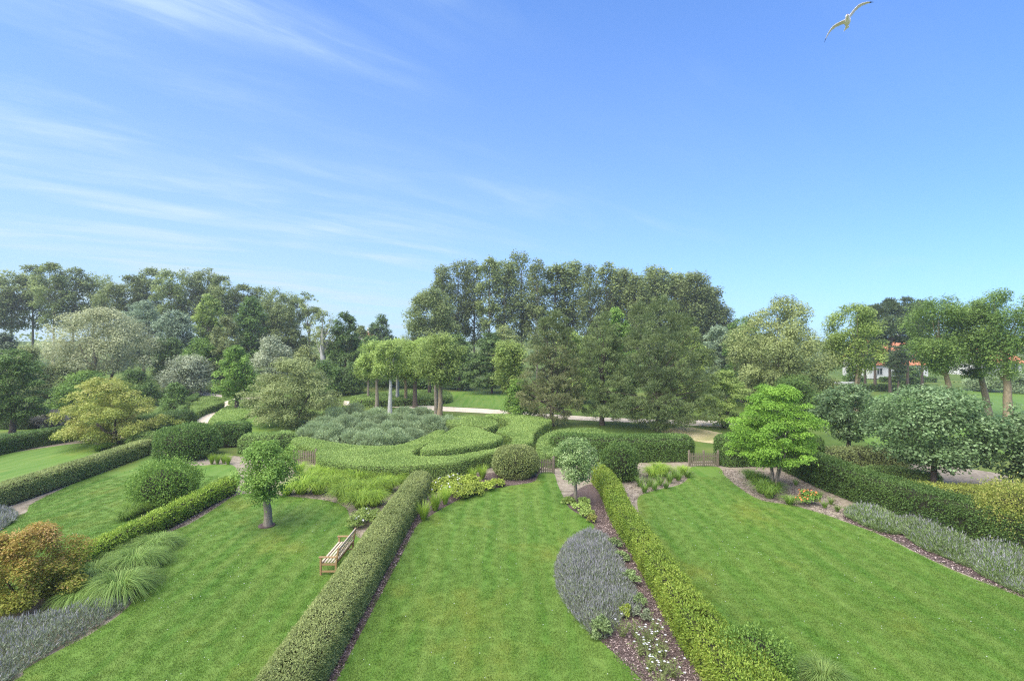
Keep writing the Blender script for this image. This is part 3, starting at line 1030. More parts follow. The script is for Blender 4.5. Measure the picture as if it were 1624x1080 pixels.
# ------------------------------------------------------------------ trees
def prof(kind, t):
    if kind == "round":
        return np.sqrt(np.maximum(1 - (2 * t - 1) ** 2, 0))
    if kind == "dome":       # widest low down, rounded top
        return np.sqrt(np.maximum(1 - t ** 2.3, 0)) * np.minimum(1, (t / 0.22 + 0.25)) ** 0.7
    if kind == "ball":       # squarish lollipop
        return np.maximum(1 - np.abs(2 * t - 1) ** 2.8, 0) ** 0.5
    if kind == "column":
        return np.maximum(np.sin(PI * np.clip(t * 0.93 + 0.05, 0, 1)), 0) ** 0.45
    if kind == "cone":
        return np.maximum(1 - t, 0) ** 0.62 * np.minimum(1, t / 0.12 + 0.4)
    if kind == "umbrella":
        return np.maximum(1 - t ** 3, 0) ** 0.5 * np.minimum(1, t * 0.9 + 0.35)
    return np.ones_like(t)


KIND = {
    # leaf material, bark, profile, leaf size, px, clumps, clump radius (of R), flat, layers, droop, trunk radius, limbs
    "wood":    dict(leaf="leaf_poplar", bark="bark_grey", prof="round", real=0.12, px=2.0, n=85, rc=0.24, flat=0.75, cov=1.9, droop=0.0, tr=0.28, limbs=16),
    "poplar":  dict(leaf="leaf_poplar", bark="bark_grey", prof="column", real=0.12, px=2.0, n=95, rc=0.27, flat=1.1, cov=1.55, droop=0.0, tr=0.24, limbs=22),
    "broad":   dict(leaf="leaf_mid", bark="bark_brown", prof="dome", real=0.10, px=1.8, n=150, rc=0.19, flat=0.85, cov=3.2, droop=0.1, tr=0.25, limbs=12),
    "silver":  dict(leaf="leaf_cream", bark="bark_grey", prof="dome", real=0.10, px=1.9, n=130, rc=0.17, flat=0.7, cov=2.3, droop=0.15, tr=0.3, limbs=14, stems=3),
    "pollard": dict(leaf="leaf_linden", bark="bark_tan", prof="ball", real=0.11, px=1.8, n=110, rc=0.24, flat=0.95, cov=3.3, droop=0.06, tr=0.23, limbs=8),
    "standard": dict(leaf="leaf_fresh", bark="bark_grey", prof="round", real=0.10, px=1.9, n=70, rc=0.28, flat=0.8, cov=2.8, droop=0.35, tr=0.18, limbs=8),
    "spread":  dict(leaf="leaf_gold", bark="bark_brown", prof="dome", real=0.09, px=1.8, n=150, rc=0.15, flat=0.45, cov=2.3, droop=0.3, tr=0.16, limbs=16, stems=3),
    "fern":    dict(leaf="leaf_lime", bark="bark_grey", prof="dome", real=0.12, px=2.0, n=190, rc=0.17, flat=0.36, cov=3.2, droop=0.4, tr=0.09, limbs=12, stems=5, asp=0.42),
    "hazel":   dict(leaf="leaf_hazel", bark="bark_brown", prof="round", real=0.15, px=2.0, n=190, rc=0.17, flat=0.7, cov=3.6, droop=0.25, tr=0.17, limbs=10, asp=0.75),
    "willow":  dict(leaf="leaf_olive", bark="bark_grey", prof="dome", real=0.10, px=1.8, n=140, rc=0.17, flat=0.8, cov=2.3, droop=0.4, tr=0.25, limbs=18, stems=3),
    "bush":    dict(leaf="leaf_mid", bark="bark_brown", prof="dome", real=0.09, px=1.8, n=70, rc=0.25, flat=0.75, cov=2.5, droop=0.1, tr=0.08, limbs=5, stems=3),
    "pine":    dict(leaf="needle", bark="bark_brown", prof="cone", real=0.16, px=2.0, n=190, rc=0.16, flat=0.75, cov=2.2, droop=-0.1, tr=0.24, limbs=26, radial=1, asp=0.34),
    "blackpine": dict(leaf="needle_dark", bark="bark_brown", prof="umbrella", real=0.16, px=1.9, n=90, rc=0.24, flat=0.6, cov=2.4, droop=-0.1, tr=0.24, limbs=10, radial=1, asp=0.4),
}
TREE_CACHE = {}


def tree_meshes(kind, H0, H1, Rx, Y, seed, over):
    """H0 = height of the crown's underside, H1 = top, Rx = radius; returns (trunk mesh, crown mesh)"""
    p = dict(KIND[kind])
    p.update(over)
    rng = np.random.default_rng(seed)
    Hc = H1 - H0
    l = float(leaf_size(Y, p["real"], p["px"]))
    n = p["n"]
    # clump centres
    t = rng.uniform(0.02, 0.99, n * 6)
    t = t[rng.uniform(size=len(t)) < prof(p["prof"], t) ** 1.2][:n]
    n = len(t)
    azm = rng.uniform(0, 2 * PI, n)
    rc = p["rc"] * Rx * rng.uniform(0.6, 1.35, n)
    rc = np.minimum(rc, Hc * 0.3)
    ph = rng.uniform(0, 6.28, 5)
    lob = 1 + 0.13 * np.sin(2 * azm + ph[0] + 3 * t) + 0.10 * np.sin(3 * azm + ph[1] - 5 * t) + 0.08 * np.sin(5 * azm + 9 * t + ph[2])
    rr = np.maximum(Rx * 0.9 * prof(p["prof"], t) * lob - rc * 0.7, 0) * rng.uniform(0, 1, n) ** 0.38
    zc = H0 + np.clip(t * Hc, rc * p["flat"] * 0.7, Hc - rc * p["flat"] * 0.8)
    C = np.stack([np.cos(azm) * rr, np.sin(azm) * rr, zc], 1)
    sk = p.get("skew", (0, 0))
    C[:, 0] += sk[0] * t
    C[:, 1] += sk[1] * t
    # leaves
    A = PI / 4 * 2 * Rx * Hc
    asp = p.get("asp", 0.6)
    tot = int(p["cov"] * A / (0.5 * l * l * asp * 0.5))
    w = rc ** 2
    cnt = rng.multinomial(tot, w / w.sum())
    idx = np.repeat(np.arange(n), cnt)
    m = len(idx)
    d = rdir(rng, m)
    d[:, 2] = np.where(rng.uniform(size=m) < 0.35, np.abs(d[:, 2]), d[:, 2])
    rad = rng.uniform(0, 1, m) ** 0.42
    spread = 1 + (rng.uniform(size=m) < 0.10) * rng.uniform(0, 0.45, m)
    off = d * (rc[idx] * rad * spread)[:, None]
    off[:, 2] *= p["flat"]
    rxy = np.hypot(off[:, 0], off[:, 1])
    off[:, 2] -= p["droop"] * rxy * rxy / np.maximum(rc[idx], 1e-3) * 0.6
    pos = C[idx] + off
    pos[:, 2] = np.maximum(pos[:, 2], 0.05)
    outw = unit(np.stack([pos[:, 0], pos[:, 1], np.zeros(m)], 1))
    up = np.array([0, 0, 1.0])
    if p.get("radial"):
        ax = unit(d + up * 0.5 + rdir(rng, m) * 0.25)
        nl = rdir(rng, m)
    else:
        nl = unit(d * 0.55 + up * 0.65 + rdir(rng, m) * 0.55)
        ax = unit(np.cross(nl, rdir(rng, m)) + outw * 0.45 - up * p["droop"])
    L_ = l * rng.uniform(0.65, 1.35, m)
    tint = np.clip(rng.uniform(0, 1, n)[idx] * 0.62 + rng.uniform(0, 1, m) * 0.55 - 0.06, 0, 1)
    g = Geo()
    Q = leaves3(pos, ax, nl, L_, asp) if Y > 33 else leaves(pos, ax, nl, L_, asp)
    mats = [p["leaf"]]
    if p.get("leaf2"):       # a second leaf colour on the upper, outer shoots
        frac = np.clip((pos[:, 2] - H0) / Hc * 1.5 - 0.35 + rng.normal(0, .22, m), 0, 1)
        k2 = rng.uniform(size=m) < frac
        g.quads(Q[~k2], 0, tint[~k2])
        g.quads(Q[k2], 1, tint[k2])
        mats.append(p["leaf2"])
    else:
        g.quads(Q, 0, tint)
    crown = g.mesh("crown", mats)
    # trunk, limbs
    g = Geo()
    tr = p["tr"]
    lean = p.get("lean", (0, 0))
    stems = p.get("stems", 1)
    topz = H0 + Hc * (0.8 if p["prof"] in ("cone", "column") else 0.45)
    bases = []
    for sI in range(stems):
        a = 2 * PI * sI / max(stems, 1) + rng.uniform(0, 1.5)
        b0 = np.array([math.cos(a), math.sin(a), 0]) * (tr * 1.1 if stems > 1 else 0)
        ex = np.array([math.cos(a), math.sin(a), 0]) * (Rx * 0.3 if stems > 1 else 0)
        k = 8
        ts = np.linspace(0, 1, k)
        wob = np.cumsum(rng.normal(0, tr * 0.12, (k, 3)) * [1, 1, 0], 0)
        pts = np.array([b0 + ex * (x ** 1.3) + np.array([sk[0] * .5 * x - lean[0] * (1 - x), sk[1] * .5 * x - lean[1] * (1 - x), topz * x]) for x in ts]) + wob
        pts[0, 2] = -0.1
        rads = tr * (1.08 - (0.72 if kind != "standard" else 0.42) * ts) * (0.75 if stems > 1 else 1.0)
        rads[0] *= 1.15
        tube(g, pts, rads, 0, 8)
        bases.append((pts, rads))
    sel = rng.permutation(n)[:p["limbs"]]
    for i in sel:
        pts, rads = bases[rng.integers(0, len(bases))]
        f = rng.uniform(0.45, 0.95)
        want = np.clip((C[i, 2] - Hc * 0.22) / topz, 0.3, 0.97)
        f = 0.7 * want + 0.3 * f
        k = min(int(f * 7), 6)
        s0 = pts[k] + (pts[k + 1] - pts[k]) * (f * 7 - k if f * 7 - k < 1 else 1)
        e0 = C[i]
        r0 = rads[k] * 0.5
        x = np.linspace(0, 1, 5)[:, None]
        midp = s0 + (e0 - s0) * 0.5 + np.array([0, 0, -0.10 if p["droop"] >= 0 else 0.05]) * np.linalg.norm(e0 - s0) + rng.normal(0, 0.05, 3) * np.linalg.norm(e0 - s0)
        cur = s0 * (1 - x) ** 2 + 2 * midp * x * (1 - x) + e0 * x ** 2
        tube(g, cur, np.linspace(r0, r0 * 0.2, 5), 0, 5)
    trunk = g.mesh("trunk", [p["bark"]])
    return trunk, crown


def tree(name, label, kind, cx, Y, top, bot, wpx, seed=1, cat="tree", group=None, share=None, rz=None, basez=None, X=None, **over):
    """crown centre at pixel column cx and distance Y, top / underside at pixel rows, width in pixels"""
    X = wx(cx, Y) if X is None else X
    z0 = float(terr(X, Y)) if basez is None else basez
    H1 = wz(top, Y) - z0
    H0 = max(wz(bot, Y) - z0, 0.12)
    Rx = wpx * Y / FOC / 2
    sx = sz = 1.0
    key = (kind, share)
    if share is not None and key in TREE_CACHE:
        tm, cm, h1, rx0 = TREE_CACHE[key]
        sx, sz = Rx / rx0, H1 / h1
    else:
        tm, cm = tree_meshes(kind, H0, H1, Rx, Y, seed, over)
        if share is not None:
            TREE_CACHE[key] = (tm, cm, H1, Rx)
    e = empty(name, (X, Y, z0), rz if rz is not None else (random.Random(seed * 7 + int(cx)).uniform(0, 6.28) if share is not None else 0.0))
    e.scale = (sx, sx, sz)
    link("trunk", tm, e)
    link("crown", cm, e)
    tag(e, label, cat, group)
    return e


# --- foreground trees
tree("standard_tree", "small round-headed tree with a stout grey trunk on the lawn with the bench", "standard", 423, 23.4, 698, 790, 116, seed=101, tr=0.185)
tree("standard_tree", "thin-stemmed small tree with pale leaf tips in the bark mulch", "standard", 913, 26.8, 694, 762, 84, seed=102, leaf="leaf_palegreen", tr=0.095, real=0.09)
tree("lime_green_tree", "bright lime-green feathery tree with several thin stems behind the wide lawn", "fern", 1228, 29.2, 606, 738, 168, seed=103)
tree("hazel_tree", "smaller dark hazel on a short trunk between the lime-green tree and the big hazel", "hazel", 1346, 36.5, 608, 698, 116, seed=104)
tree("hazel_tree", "big broad hazel with dark glossy leaves behind the bushy hedge", "hazel", 1483, 29.0, 612, 742, 212, seed=105)
tree("hazel_tree", "hazel cut off by the picture edge behind the overgrown yellowish shrub", "hazel", 1640, 27.0, 655, 770, 165, seed=106)
tree("golden_tree", "golden-green spreading tree with a low forked trunk at the end of the clipped hedge", "spread", 183, 42.0, 598, 697, 190, seed=107, skew=(-1.2, 0))
tree("hawthorn_tree", "wide olive-green spreading tree behind the small picket gate", "spread", 466, 51.0, 566, 674, 186, seed=108, leaf="leaf_olive", n=170)
tree("maple_tree", "dark green tree cut off by the picture edge above the dark hedges", "broad", 18, 46.0, 553, 668, 120, seed=109, leaf="leaf_mid", flat=0.5, rc=0.2)
tree("orange_maple", "low maple with orange-tipped leaves over yellow-green ones beside the lavender", "bush", 40, 16.3, 832, 992, 186, seed=110, leaf="leaf_mustard", leaf2="leaf_orange", n=130, rc=0.16, real=0.07, px=1.8, tr=0.06, cov=3.2, limbs=12)

# --- pollarded trees by the path
G_ = "pollarded trees standing in a grove by the path"
for i, (cx, Y, top, bot, w, tr, lab, bark) in enumerate([
        (697, 56, 527, 612, 88, 0.30, "nearest and largest round-headed pollarded tree of the grove by the path", "bark_tan"),
        (618, 60, 541, 600, 62, 0.26, "pollarded tree with a whitish bare trunk in the grove", "bark_pale"),
        (597, 64.5, 540, 600, 66, 0.25, "pollarded tree with a leaning grey trunk at the outer end of the grove", "bark_grey"),
        (659, 65, 537, 605, 60, 0.30, "pollarded tree with a thick brown trunk in the middle of the grove", "bark_brown"),
        (643, 67, 536, 600, 58, 0.24, "pollarded tree with a thin tan trunk behind the thick brown one", "bark_tan"),
        (630, 69, 538, 604, 56, 0.22, "pollarded tree with a dark slim trunk right behind the whitish trunk", "bark_brown"),
        (585, 70, 560, 625, 46, 0.14, "low pollarded tree with a thin dark stem at the grove's outer edge", "bark_brown"),
        (681, 74, 534, 605, 50, 0.26, "pollarded tree with a pale leaning trunk behind the largest pollard", "bark_pale")]):
    tree("pollarded_tree", lab, "pollard", cx, Y, top, bot, w, seed=120 + i, group=G_, tr=tr, bark=bark, share=f"g{i}" if i < 4 else f"g{i-4}", skew=((i % 3 - 1) * 0.4, 0))
g_ = Geo()
tube(g_, [(0, 0, -0.1), (0.02, 0, 1.2), (-0.03, 0, 2.6), (-0.1, 0, 3.9)], [0.3, 0.25, 0.22, 0.2], 0, 9)
tag(link("tree_stump", g_.mesh("tree_stump", ["bark_grey"]), loc=(wx(692, 58.5), 58.5, 0)), "bare mottled trunk standing right beside the largest pollard's trunk", "tree")
tree("linden_tree", "light green tree behind the brown pine, above the lower leafy one", "pollard", 808, 58, 538, 622, 70, seed=131, n=90, tr=0.18)
tree("linden_tree", "small low light green tree with a whitish stem in front of the path", "pollard", 826, 53.5, 600, 664, 66, seed=132, tr=0.11, bark="bark_pale", leaf="leaf_fresh", prof="dome")

# --- pines in the middle
tree("pine_tree", "brownish thinning pine with bare lower branches next to the light green trees", "pine", 876, 51, 490, 684, 114, seed=141, leaf="needle_brown", leaf2="needle", cov=1.9, limbs=46, prof="dome", n=330, rc=0.105, asp=0.3)
tree("pine_tree", "narrower green pine between the brownish pine and the largest pine", "pine", 955, 51.5, 494, 668, 108, seed=142, prof="dome", n=330, rc=0.105, cov=1.75, asp=0.3)
tree("pine_tree", "largest dark green pine behind the thick rounded hedge", "pine", 1044, 48.3, 467, 684, 194, seed=143, n=480, cov=1.75, prof="dome", rc=0.078, asp=0.3, limbs=40)
for i, (px_, py_, dx, r) in enumerate([(936, 680, 0.3, .2), (970, 686, -0.4, .26)]):
    pass

# --- the tall poplar row in the middle background
pop = [(703, 425, 44), (728, 412, 42), (752, 406, 44), (776, 409, 40), (800, 407, 44), (826, 404, 46), (852, 409, 44), (880, 412, 50), (908, 414, 46), (936, 416, 50), (962, 421, 46), (986, 424, 48),
       (1012, 428, 56), (1040, 424, 64), (1072, 428, 66), (1100, 436, 60), (1126, 452, 56), (1140, 480, 50)]
ordn = ["first", "second", "third", "fourth", "fifth", "sixth", "seventh", "eighth", "ninth", "tenth", "eleventh", "twelfth", "thirteenth", "fourteenth", "fifteenth", "sixteenth", "seventeenth", "eighteenth"]
for i, (cx, top, w) in enumerate(pop):
    dense = i >= 11
    tree("poplar_tree", f"tall poplar in the far central row, {ordn[i]} counted from the grove side", "poplar", cx, 112 + (i % 3) * 3, top + (i * 7 % 5) * 3 - 5, 548 if not dense else 575, w * (1.4 + 0.25 * math.sin(i * 1.9)), seed=150 + i, group="tall poplars in the far central row",
         share=("d%d" % (i % 2)) if dense else ("a%d" % (i % 4)), cov=2.9 if dense else 1.9, n=140 if dense else 110)

# --- the far wood on the left
wd = [(-14, 452, 74), (18, 428, 72), (52, 420, 64), (84, 416, 62), (116, 424, 60), (148, 432, 64), (178, 446, 56), (208, 436, 54), (236, 424, 56), (266, 428, 56), (296, 426, 58), (326, 424, 58), (352, 436, 54), (382, 450, 56), (412, 455, 56), (442, 456, 54), (468, 466, 44)]
for i, (cx, top, w) in enumerate(wd):
    tree("poplar_tree", f"grey-green tree of the far wood behind the pale tree, {ordn[i]} counted from the picture edge", "wood", cx, 112 + (i % 3) * 4, top, 528, w * 1.15, seed=180 + i, group="trees of the far wood beyond the dunes",
         share="w%d" % (i % 5), cov=2.0)

# --- middle distance trees and bushes: name, label, kind, cx, Y, top, bot, width, options
MID = [
    ("silver_tree", "wide pale silvery-cream tree with grey forked stems in front of the far wood", "silver", 160, 72, 488, 592, 190, dict()),
    ("white_poplar", "silvery-teal tree just behind the wide pale tree, on the wood side", "broad", 228, 88, 476, 572, 96, dict(leaf="leaf_teal")),
    ("white_poplar", "second silvery-teal tree beside the taller olive tree", "broad", 280, 84, 492, 585, 78, dict(leaf="leaf_teal")),
    ("broad_tree", "olive light-green tree with a rounded top left of the thin airy tree's neighbours", "broad", 330, 90, 467, 560, 62, dict(leaf="leaf_linden")),
    ("broad_tree", "grey-olive rounded tree in front of the light olive one", "broad", 360, 80, 503, 605, 74, dict(leaf="leaf_olive")),
    ("broad_tree", "mid-green tree top behind the grey-olive rounded tree", "broad", 400, 96, 470, 575, 76, dict()),
    ("broad_tree", "dull green tree between the mid-green top and the thin airy tree", "broad", 447, 98, 472, 585, 80, dict(leaf="leaf_poplar")),
    ("airy_tree", "thin airy tree with sky showing through at the edge of the far wood", "wood", 490, 100, 458, 560, 46, dict(cov=1.0, n=50)),
    ("dark_tree", "dark green bushy tree behind the grove, beside the bare forked trunk", "broad", 548, 84, 494, 622, 72, dict(leaf="leaf_dark")),
    ("leafy_tree", "fresh bright green tree at the bend of the pale path", "broad", 375, 62, 548, 634, 76, dict(leaf="leaf_fresh")),
    ("silver_bush", "pale silver bush behind the wide olive spreading tree", "bush", 432, 68, 532, 618, 80, dict(leaf="leaf_silver")),
    ("silver_bush", "silver-leaved thicket beside the far bend of the path", "bush", 292, 74, 562, 620, 100, dict(leaf="leaf_silver")),
    ("green_bush", "dark green bush under the silvery-teal trees", "bush", 268, 78, 532, 610, 70, dict(leaf="leaf_dark")),
    ("green_bush", "yellow-green flat bush above the silver-leaved thicket", "bush", 318, 78, 536, 600, 76, dict(leaf="leaf_fresh")),
    ("green_bush", "mid-green bush below the wide pale tree on the picture-edge side", "bush", 95, 66, 576, 645, 96, dict(leaf="leaf_olive")),
    ("green_bush", "bright green bush under the wide pale tree's stems", "bush", 135, 64, 588, 650, 90, dict(leaf="leaf_fresh")),
    ("green_bush", "dark bush under the pale tree's crown on the path side", "bush", 215, 66, 586, 650, 84, dict(leaf="leaf_mid")),
    ("green_bush", "pale olive bush rising behind the dark edge maple", "bush", 48, 64, 548, 640, 84, dict(leaf="leaf_olive")),
    ("green_bush", "blue-grey dense tree at the picture edge under the far wood", "broad", 6, 82, 528, 620, 84, dict(leaf="needle_dark")),
    ("green_bush", "light green bush between the dark maple and the golden tree", "bush", 105, 53, 612, 670, 74, dict(leaf="leaf_fresh")),
    ("grey_bush", "low purplish-grey bush above the dark curved hedge", "bush", 78, 50, 650, 684, 66, dict(leaf="leaf_purple_grey")),
    ("green_bush", "leafy bush hugging the far path hedge", "bush", 278, 60, 606, 660, 52, dict(leaf="leaf_mid")),
    ("broad_tree", "broad dull green tree at the grove end of the tall poplar row", "broad", 684, 95, 458, 575, 126, dict(leaf="leaf_poplar", n=150, cov=3.0)),
    ("hornbeam_tree", "dark tiered tree with deep shade beneath, behind the lawn across the path", "hazel", 780, 82, 524, 618, 100, dict(leaf="leaf_dark", prof="dome", real=0.1, flat=0.35, n=150)),
    ("green_bush", "brownish-olive bush top behind the dark tiered tree", "broad", 800, 92, 514, 600, 70, dict(leaf="leaf_olive")),
    ("dark_tree", "dark tree behind the pollards in the gap next to the tiered tree", "broad", 728, 88, 528, 622, 70, dict(leaf="leaf_dark")),
    ("green_bush", "shady bush behind the pollard trunks", "bush", 610, 86, 572, 628, 90, dict(leaf="leaf_mid")),
    ("broad_tree", "yellow-green tree showing between the pines", "broad", 975, 68, 488, 640, 76, dict(leaf="leaf_fresh")),
    ("broad_tree", "light green tree behind the brownish pine", "broad", 905, 70, 520, 650, 84, dict(leaf="leaf_linden")),
    ("broad_tree", "pale green tree behind the largest pine's shoulder", "broad", 1098, 66, 516, 640, 70, dict(leaf="leaf_linden")),
    ("dark_tree", "teal-green dark tree between the largest pine and the grey-green willow", "broad", 1140, 74, 516, 640, 76, dict(leaf="leaf_teal")),
    ("willow_tree", "large grey-green willow-like tree right of the poplar row", "willow", 1236, 62, 468, 640, 180, dict(cov=2.7)),
    ("willow_tree", "grey-green lower tree leaning against the willow's far side", "willow", 1180, 70, 500, 640, 90, dict(leaf="leaf_mid")),
    ("green_bush", "light layered bush between the largest pine and the lime-green tree", "spread", 1150, 50, 586, 680, 104, dict(leaf="leaf_linden")),
    ("green_bush", "bushy green undergrowth at the foot of the willow", "bush", 1262, 56, 590, 660, 110, dict(leaf="leaf_mid")),
    ("pollarded_tree", "round-headed pollard with two bare stems before the black pines", "pollard", 1354, 60, 482, 594, 94, dict(stems=2, tr=0.3, leaf="leaf_linden", cov=3.0)),
    ("pollarded_tree", "big pollard with a leaning tan trunk on the park lawn", "pollard", 1494, 56, 470, 592, 130, dict(lean=(-1.5, 0), tr=0.34, leaf="leaf_pollard", n=110, cov=3.0)),
    ("pollarded_tree", "pollard with a thick leaning ivy-clad trunk on the park lawn", "pollard", 1543, 58, 484, 600, 84, dict(lean=(-1.8, 0), tr=0.36, leaf="leaf_pollard", cov=2.6)),
    ("pollarded_tree", "tall pollard with a thick straight trunk near the picture edge", "pollard", 1592, 53, 458, 602, 120, dict(lean=(-0.4, 0), tr=0.42, leaf="leaf_pollard", n=110, cov=3.0)),
    ("silver_bush", "grey-green shrubs bordering the park lawn under the orange roof", "bush", 1600, 84, 586, 626, 110, dict(leaf="leaf_sage")),
    ("silver_bush", "grey-green shrub beside the ivy-clad trunk", "bush", 1555, 86, 592, 624, 60, dict(leaf="leaf_sage")),
    ("green_bush", "dark bush before the white house under the black pines", "bush", 1442, 100, 580, 612, 50, dict(leaf="leaf_dark")),
    ("green_bush", "green bush before the white house beside the two-stemmed pollard", "bush", 1352, 98, 584, 612, 40, dict(leaf="leaf_mid")),
    ("green_bush", "dark understorey bush in the dip below the nearly bare forked tree", "bush", 516, 76, 570, 628, 70, dict(leaf="leaf_mid")),
    ("green_bush", "shaded bush between the dark bushy tree and the pollard grove", "bush", 560, 78, 574, 630, 60, dict(leaf="leaf_dark")),
    ("broad_tree", "green tree filling the dip behind the grove under the far roof", "broad", 590, 104, 532, 615, 74, dict(leaf="leaf_mid")),
    ("green_bush", "olive bush at the wood's edge beside the nearly bare tree", "bush", 486, 84, 548, 622, 66, dict(leaf="leaf_olive")),
    ("green_bush", "deep green bush behind the pollard trunks, nearer the tiered tree", "bush", 668, 88, 568, 628, 90, dict(leaf="leaf_dark")),
    ("distant_tree", "hazy far tree in the dip between the wood and the grove", "broad", 604, 128, 498, 580, 56, dict()),
    ("distant_tree", "small far tree beside the red roof in the dip", "broad", 572, 126, 516, 580, 40, dict(leaf="leaf_poplar")),
]
for i, (nm, lab, kd, cx, Y, top, bot, w, ov) in enumerate(MID):
    tree(nm, lab, kd, cx, Y, top, bot, w, seed=300 + i, cat="bush" if "bush" in nm else "tree", **ov)

for i, (cx, Y, top, w, bot) in enumerate([(1388, 86, 480, 60, 578), (1412, 84, 474, 64, 584), (1440, 86, 470, 62, 576), (1462, 90, 474, 56, 580), (1372, 92, 496, 50, 594), (1425, 80, 548, 46, 598)]):
    tree("black_pine", ["tall dark pine with a bare black trunk next to the two-stemmed pollard", "middle dark pine with a slanting bare trunk before the white house", "tallest dark pine of the clump before the white house",
                        "dark pine of the clump beside the big leaning pollard", "slim dark pine at the clump's edge behind the two-stemmed pollard", "low wide dark pine with many stems in the clump"][i], "blackpine", cx, Y, top, bot, w, seed=400 + i, group="dark pines before the white house",
         share="bp%d" % (i % 3))

# forked, nearly bare trunk on the far side
g_ = Geo()
rng_ = np.random.default_rng(77)
tube(g_, [(0, 0, -0.1), (0.0, 0, 3), (-0.15, 0, 6), (-0.1, 0, 9.2)], [0.55, 0.5, 0.42, 0.3], 0, 8)
for k in range(16):
    a = rng_.uniform(0, 6.28)
    z_ = rng_.uniform(4, 9)
    l_ = rng_.uniform(2.0, 4.2)
    tube(g_, [(0, 0, z_), (math.cos(a) * l_ * .4, math.sin(a) * l_ * .4, z_ + l_ * .5), (math.cos(a) * l_ * .75, math.sin(a) * l_ * .75, z_ + l_ * 1.1)], [0.16, 0.1, 0.03], 0, 5)
bt = empty("bare_tree", (wx(513, 84), 84, float(terr(wx(513, 84), 84))))
link("trunk", g_.mesh("trunk", ["bark_pale"]), bt)
tm_, cm_ = tree_meshes("wood", 5.0, 12.3, 3.0, 84, 78, dict(cov=0.7, leaf="leaf_olive", limbs=0))
link("crown", cm_, bt)
tag(bt, "nearly bare forked tree with a pale grey trunk in the dip", "tree")

# far wood mass that closes the view between the trees
def treeline():
    rng = np.random.default_rng(900)
    g = Geo()
    n = 15000
    ang = rng.uniform(-1.05, 1.05, n)
    Yd = rng.uniform(165, 205, n)
    X = np.tan(ang) * Yd * 0.95
    h = 8.5 + 2.2 * np.sin(X * 0.09) + 1.6 * np.sin(X * 0.23 + 1)
    z = 1.2 + (h - 1.0) * rng.uniform(0, 1, n) ** 0.7 * (1 - 0.15 * rng.uniform(0, 1, n))
    pos = np.stack([X, Yd, z], 1)
    g.quads(leaves(pos, rdir(rng, n), unit(rdir(rng, n) * 0.8 + np.array([0, -0.3, 0.6])), rng.uniform(0.9, 1.8, n), 0.8), 0, rng.uniform(0, 1, n))
    tag(link("treeline", g.mesh("treeline", ["leaf_poplar"])), "low far-off wood closing the horizon behind all the trees", "wood", kind="stuff")


treeline()

# silvery sage-like shrubs inside the crescent
sage = [(497, 690), (525, 697), (556, 701), (590, 704), (622, 703), (652, 696), (684, 684), (708, 674), (512, 676), (545, 682), (580, 686), (616, 686), (650, 680), (682, 670), (530, 667), (566, 670), (604, 672), (640, 666), (668, 660), (596, 660), (560, 658)]
for i, (px_, py_) in enumerate(sage):
    X_, Y_ = gp(px_, py_, 0.9)
    Y_ += 0.9
    hh = 1.75 + 0.25 * math.sin(i * 2.3)
    tree("sage_shrub", "silvery grey-green shrub of the mass enclosed by the crescent hedge", "bush", 0, Y_, 540 + (CAM_H - hh) * FOC / Y_, 540 + (CAM_H - 0.15) * FOC / Y_, 3.5 * FOC / Y_, seed=500 + i, cat="shrub", group="silvery shrubs inside the crescent hedge",
         share="sg%d" % (i % 4), X=wx(px_, Y_), leaf="leaf_sage", n=60, rc=0.22, asp=0.4, real=0.11, px=1.9, radial=1, cov=3.2, limbs=2)


# ------------------------------------------------------------------ fountain grasses
def tuft(seed, n, h, spread, width, mat, arch=1.0):
    rng = np.random.default_rng(seed)
    a = rng.uniform(0, 2 * PI, n)
    r0 = np.sqrt(rng.uniform(0, 1, n)) * spread * 0.22
    a0 = a + rng.normal(0, 0.6, n)
    base = np.stack([np.cos(a0) * r0, np.sin(a0) * r0, np.zeros(n)], 1)
    d = np.stack([np.cos(a), np.sin(a), np.zeros(n)], 1)
    reach = spread * rng.uniform(0.38, 1.0, n)
    hh = h * rng.uniform(0.6, 1.1, n)
    side = np.stack([-np.sin(a), np.cos(a), np.zeros(n)], 1)
    K = 5
    xs = np.linspace(0, 1, K)
    g = Geo()
    t = np.clip(rng.uniform(0, 1, n), 0, 1)
    rows = []
    for x in xs:
        z = hh * (1.55 * x - 0.95 * arch * x ** 2.2) * (1.0 / max(0.6, 1.55 - 0.95 * arch * 0.75)) if arch > 0 else hh * x
        p = base + d * (reach * x ** 1.35)[:, None]
        p = p + np.array([0, 0, 1.0]) * np.maximum(z, 0.02)[:, None]
        w = width * (1 - x * 0.85) * (0.6 + 0.4 * min(1, x * 4))
        rows.append((p - side * w, p + side * w))
    for k in range(K - 1):
        g.quads(np.stack([rows[k][0], rows[k][1], rows[k + 1][1], rows[k + 1][0]], 1), 0, t)
    return g.mesh("grass_tuft", [mat])


TF = {}


def grass(px_, py_, kind, s, label, group=None, seed=0, name="ornamental_grass", z=0.0):
    k = (kind, seed % 3)
    if k not in TF:
        spec = {"fountain": (1100, 0.66, 1.0, 0.008, "blade_fountain", 1.42), "green": (560, 0.75, 0.95, 0.010, "blade_green", 1.15), "dark": (360, 0.65, 0.75, 0.010, "blade_dark", 1.1), "small": (90, 0.4, 0.3, 0.010, "blade_dark", 0.5),
                "upright": (300, 0.95, 0.5, 0.010, "blade_green", 0.35)}[kind]
        TF[k] = tuft(700 + seed % 3 + len(kind), *spec)
    X_, Y_ = gp(px_, py_)
    o = link(name, TF[k], loc=(X_, Y_, 0.01))
    o.scale = (s, s, s * random.Random(seed).uniform(0.9, 1.1))
    o.rotation_euler = (0, 0, random.Random(seed + 5).uniform(0, 6.28))
    tag(o, label, "grass", group, "thing")
    return o


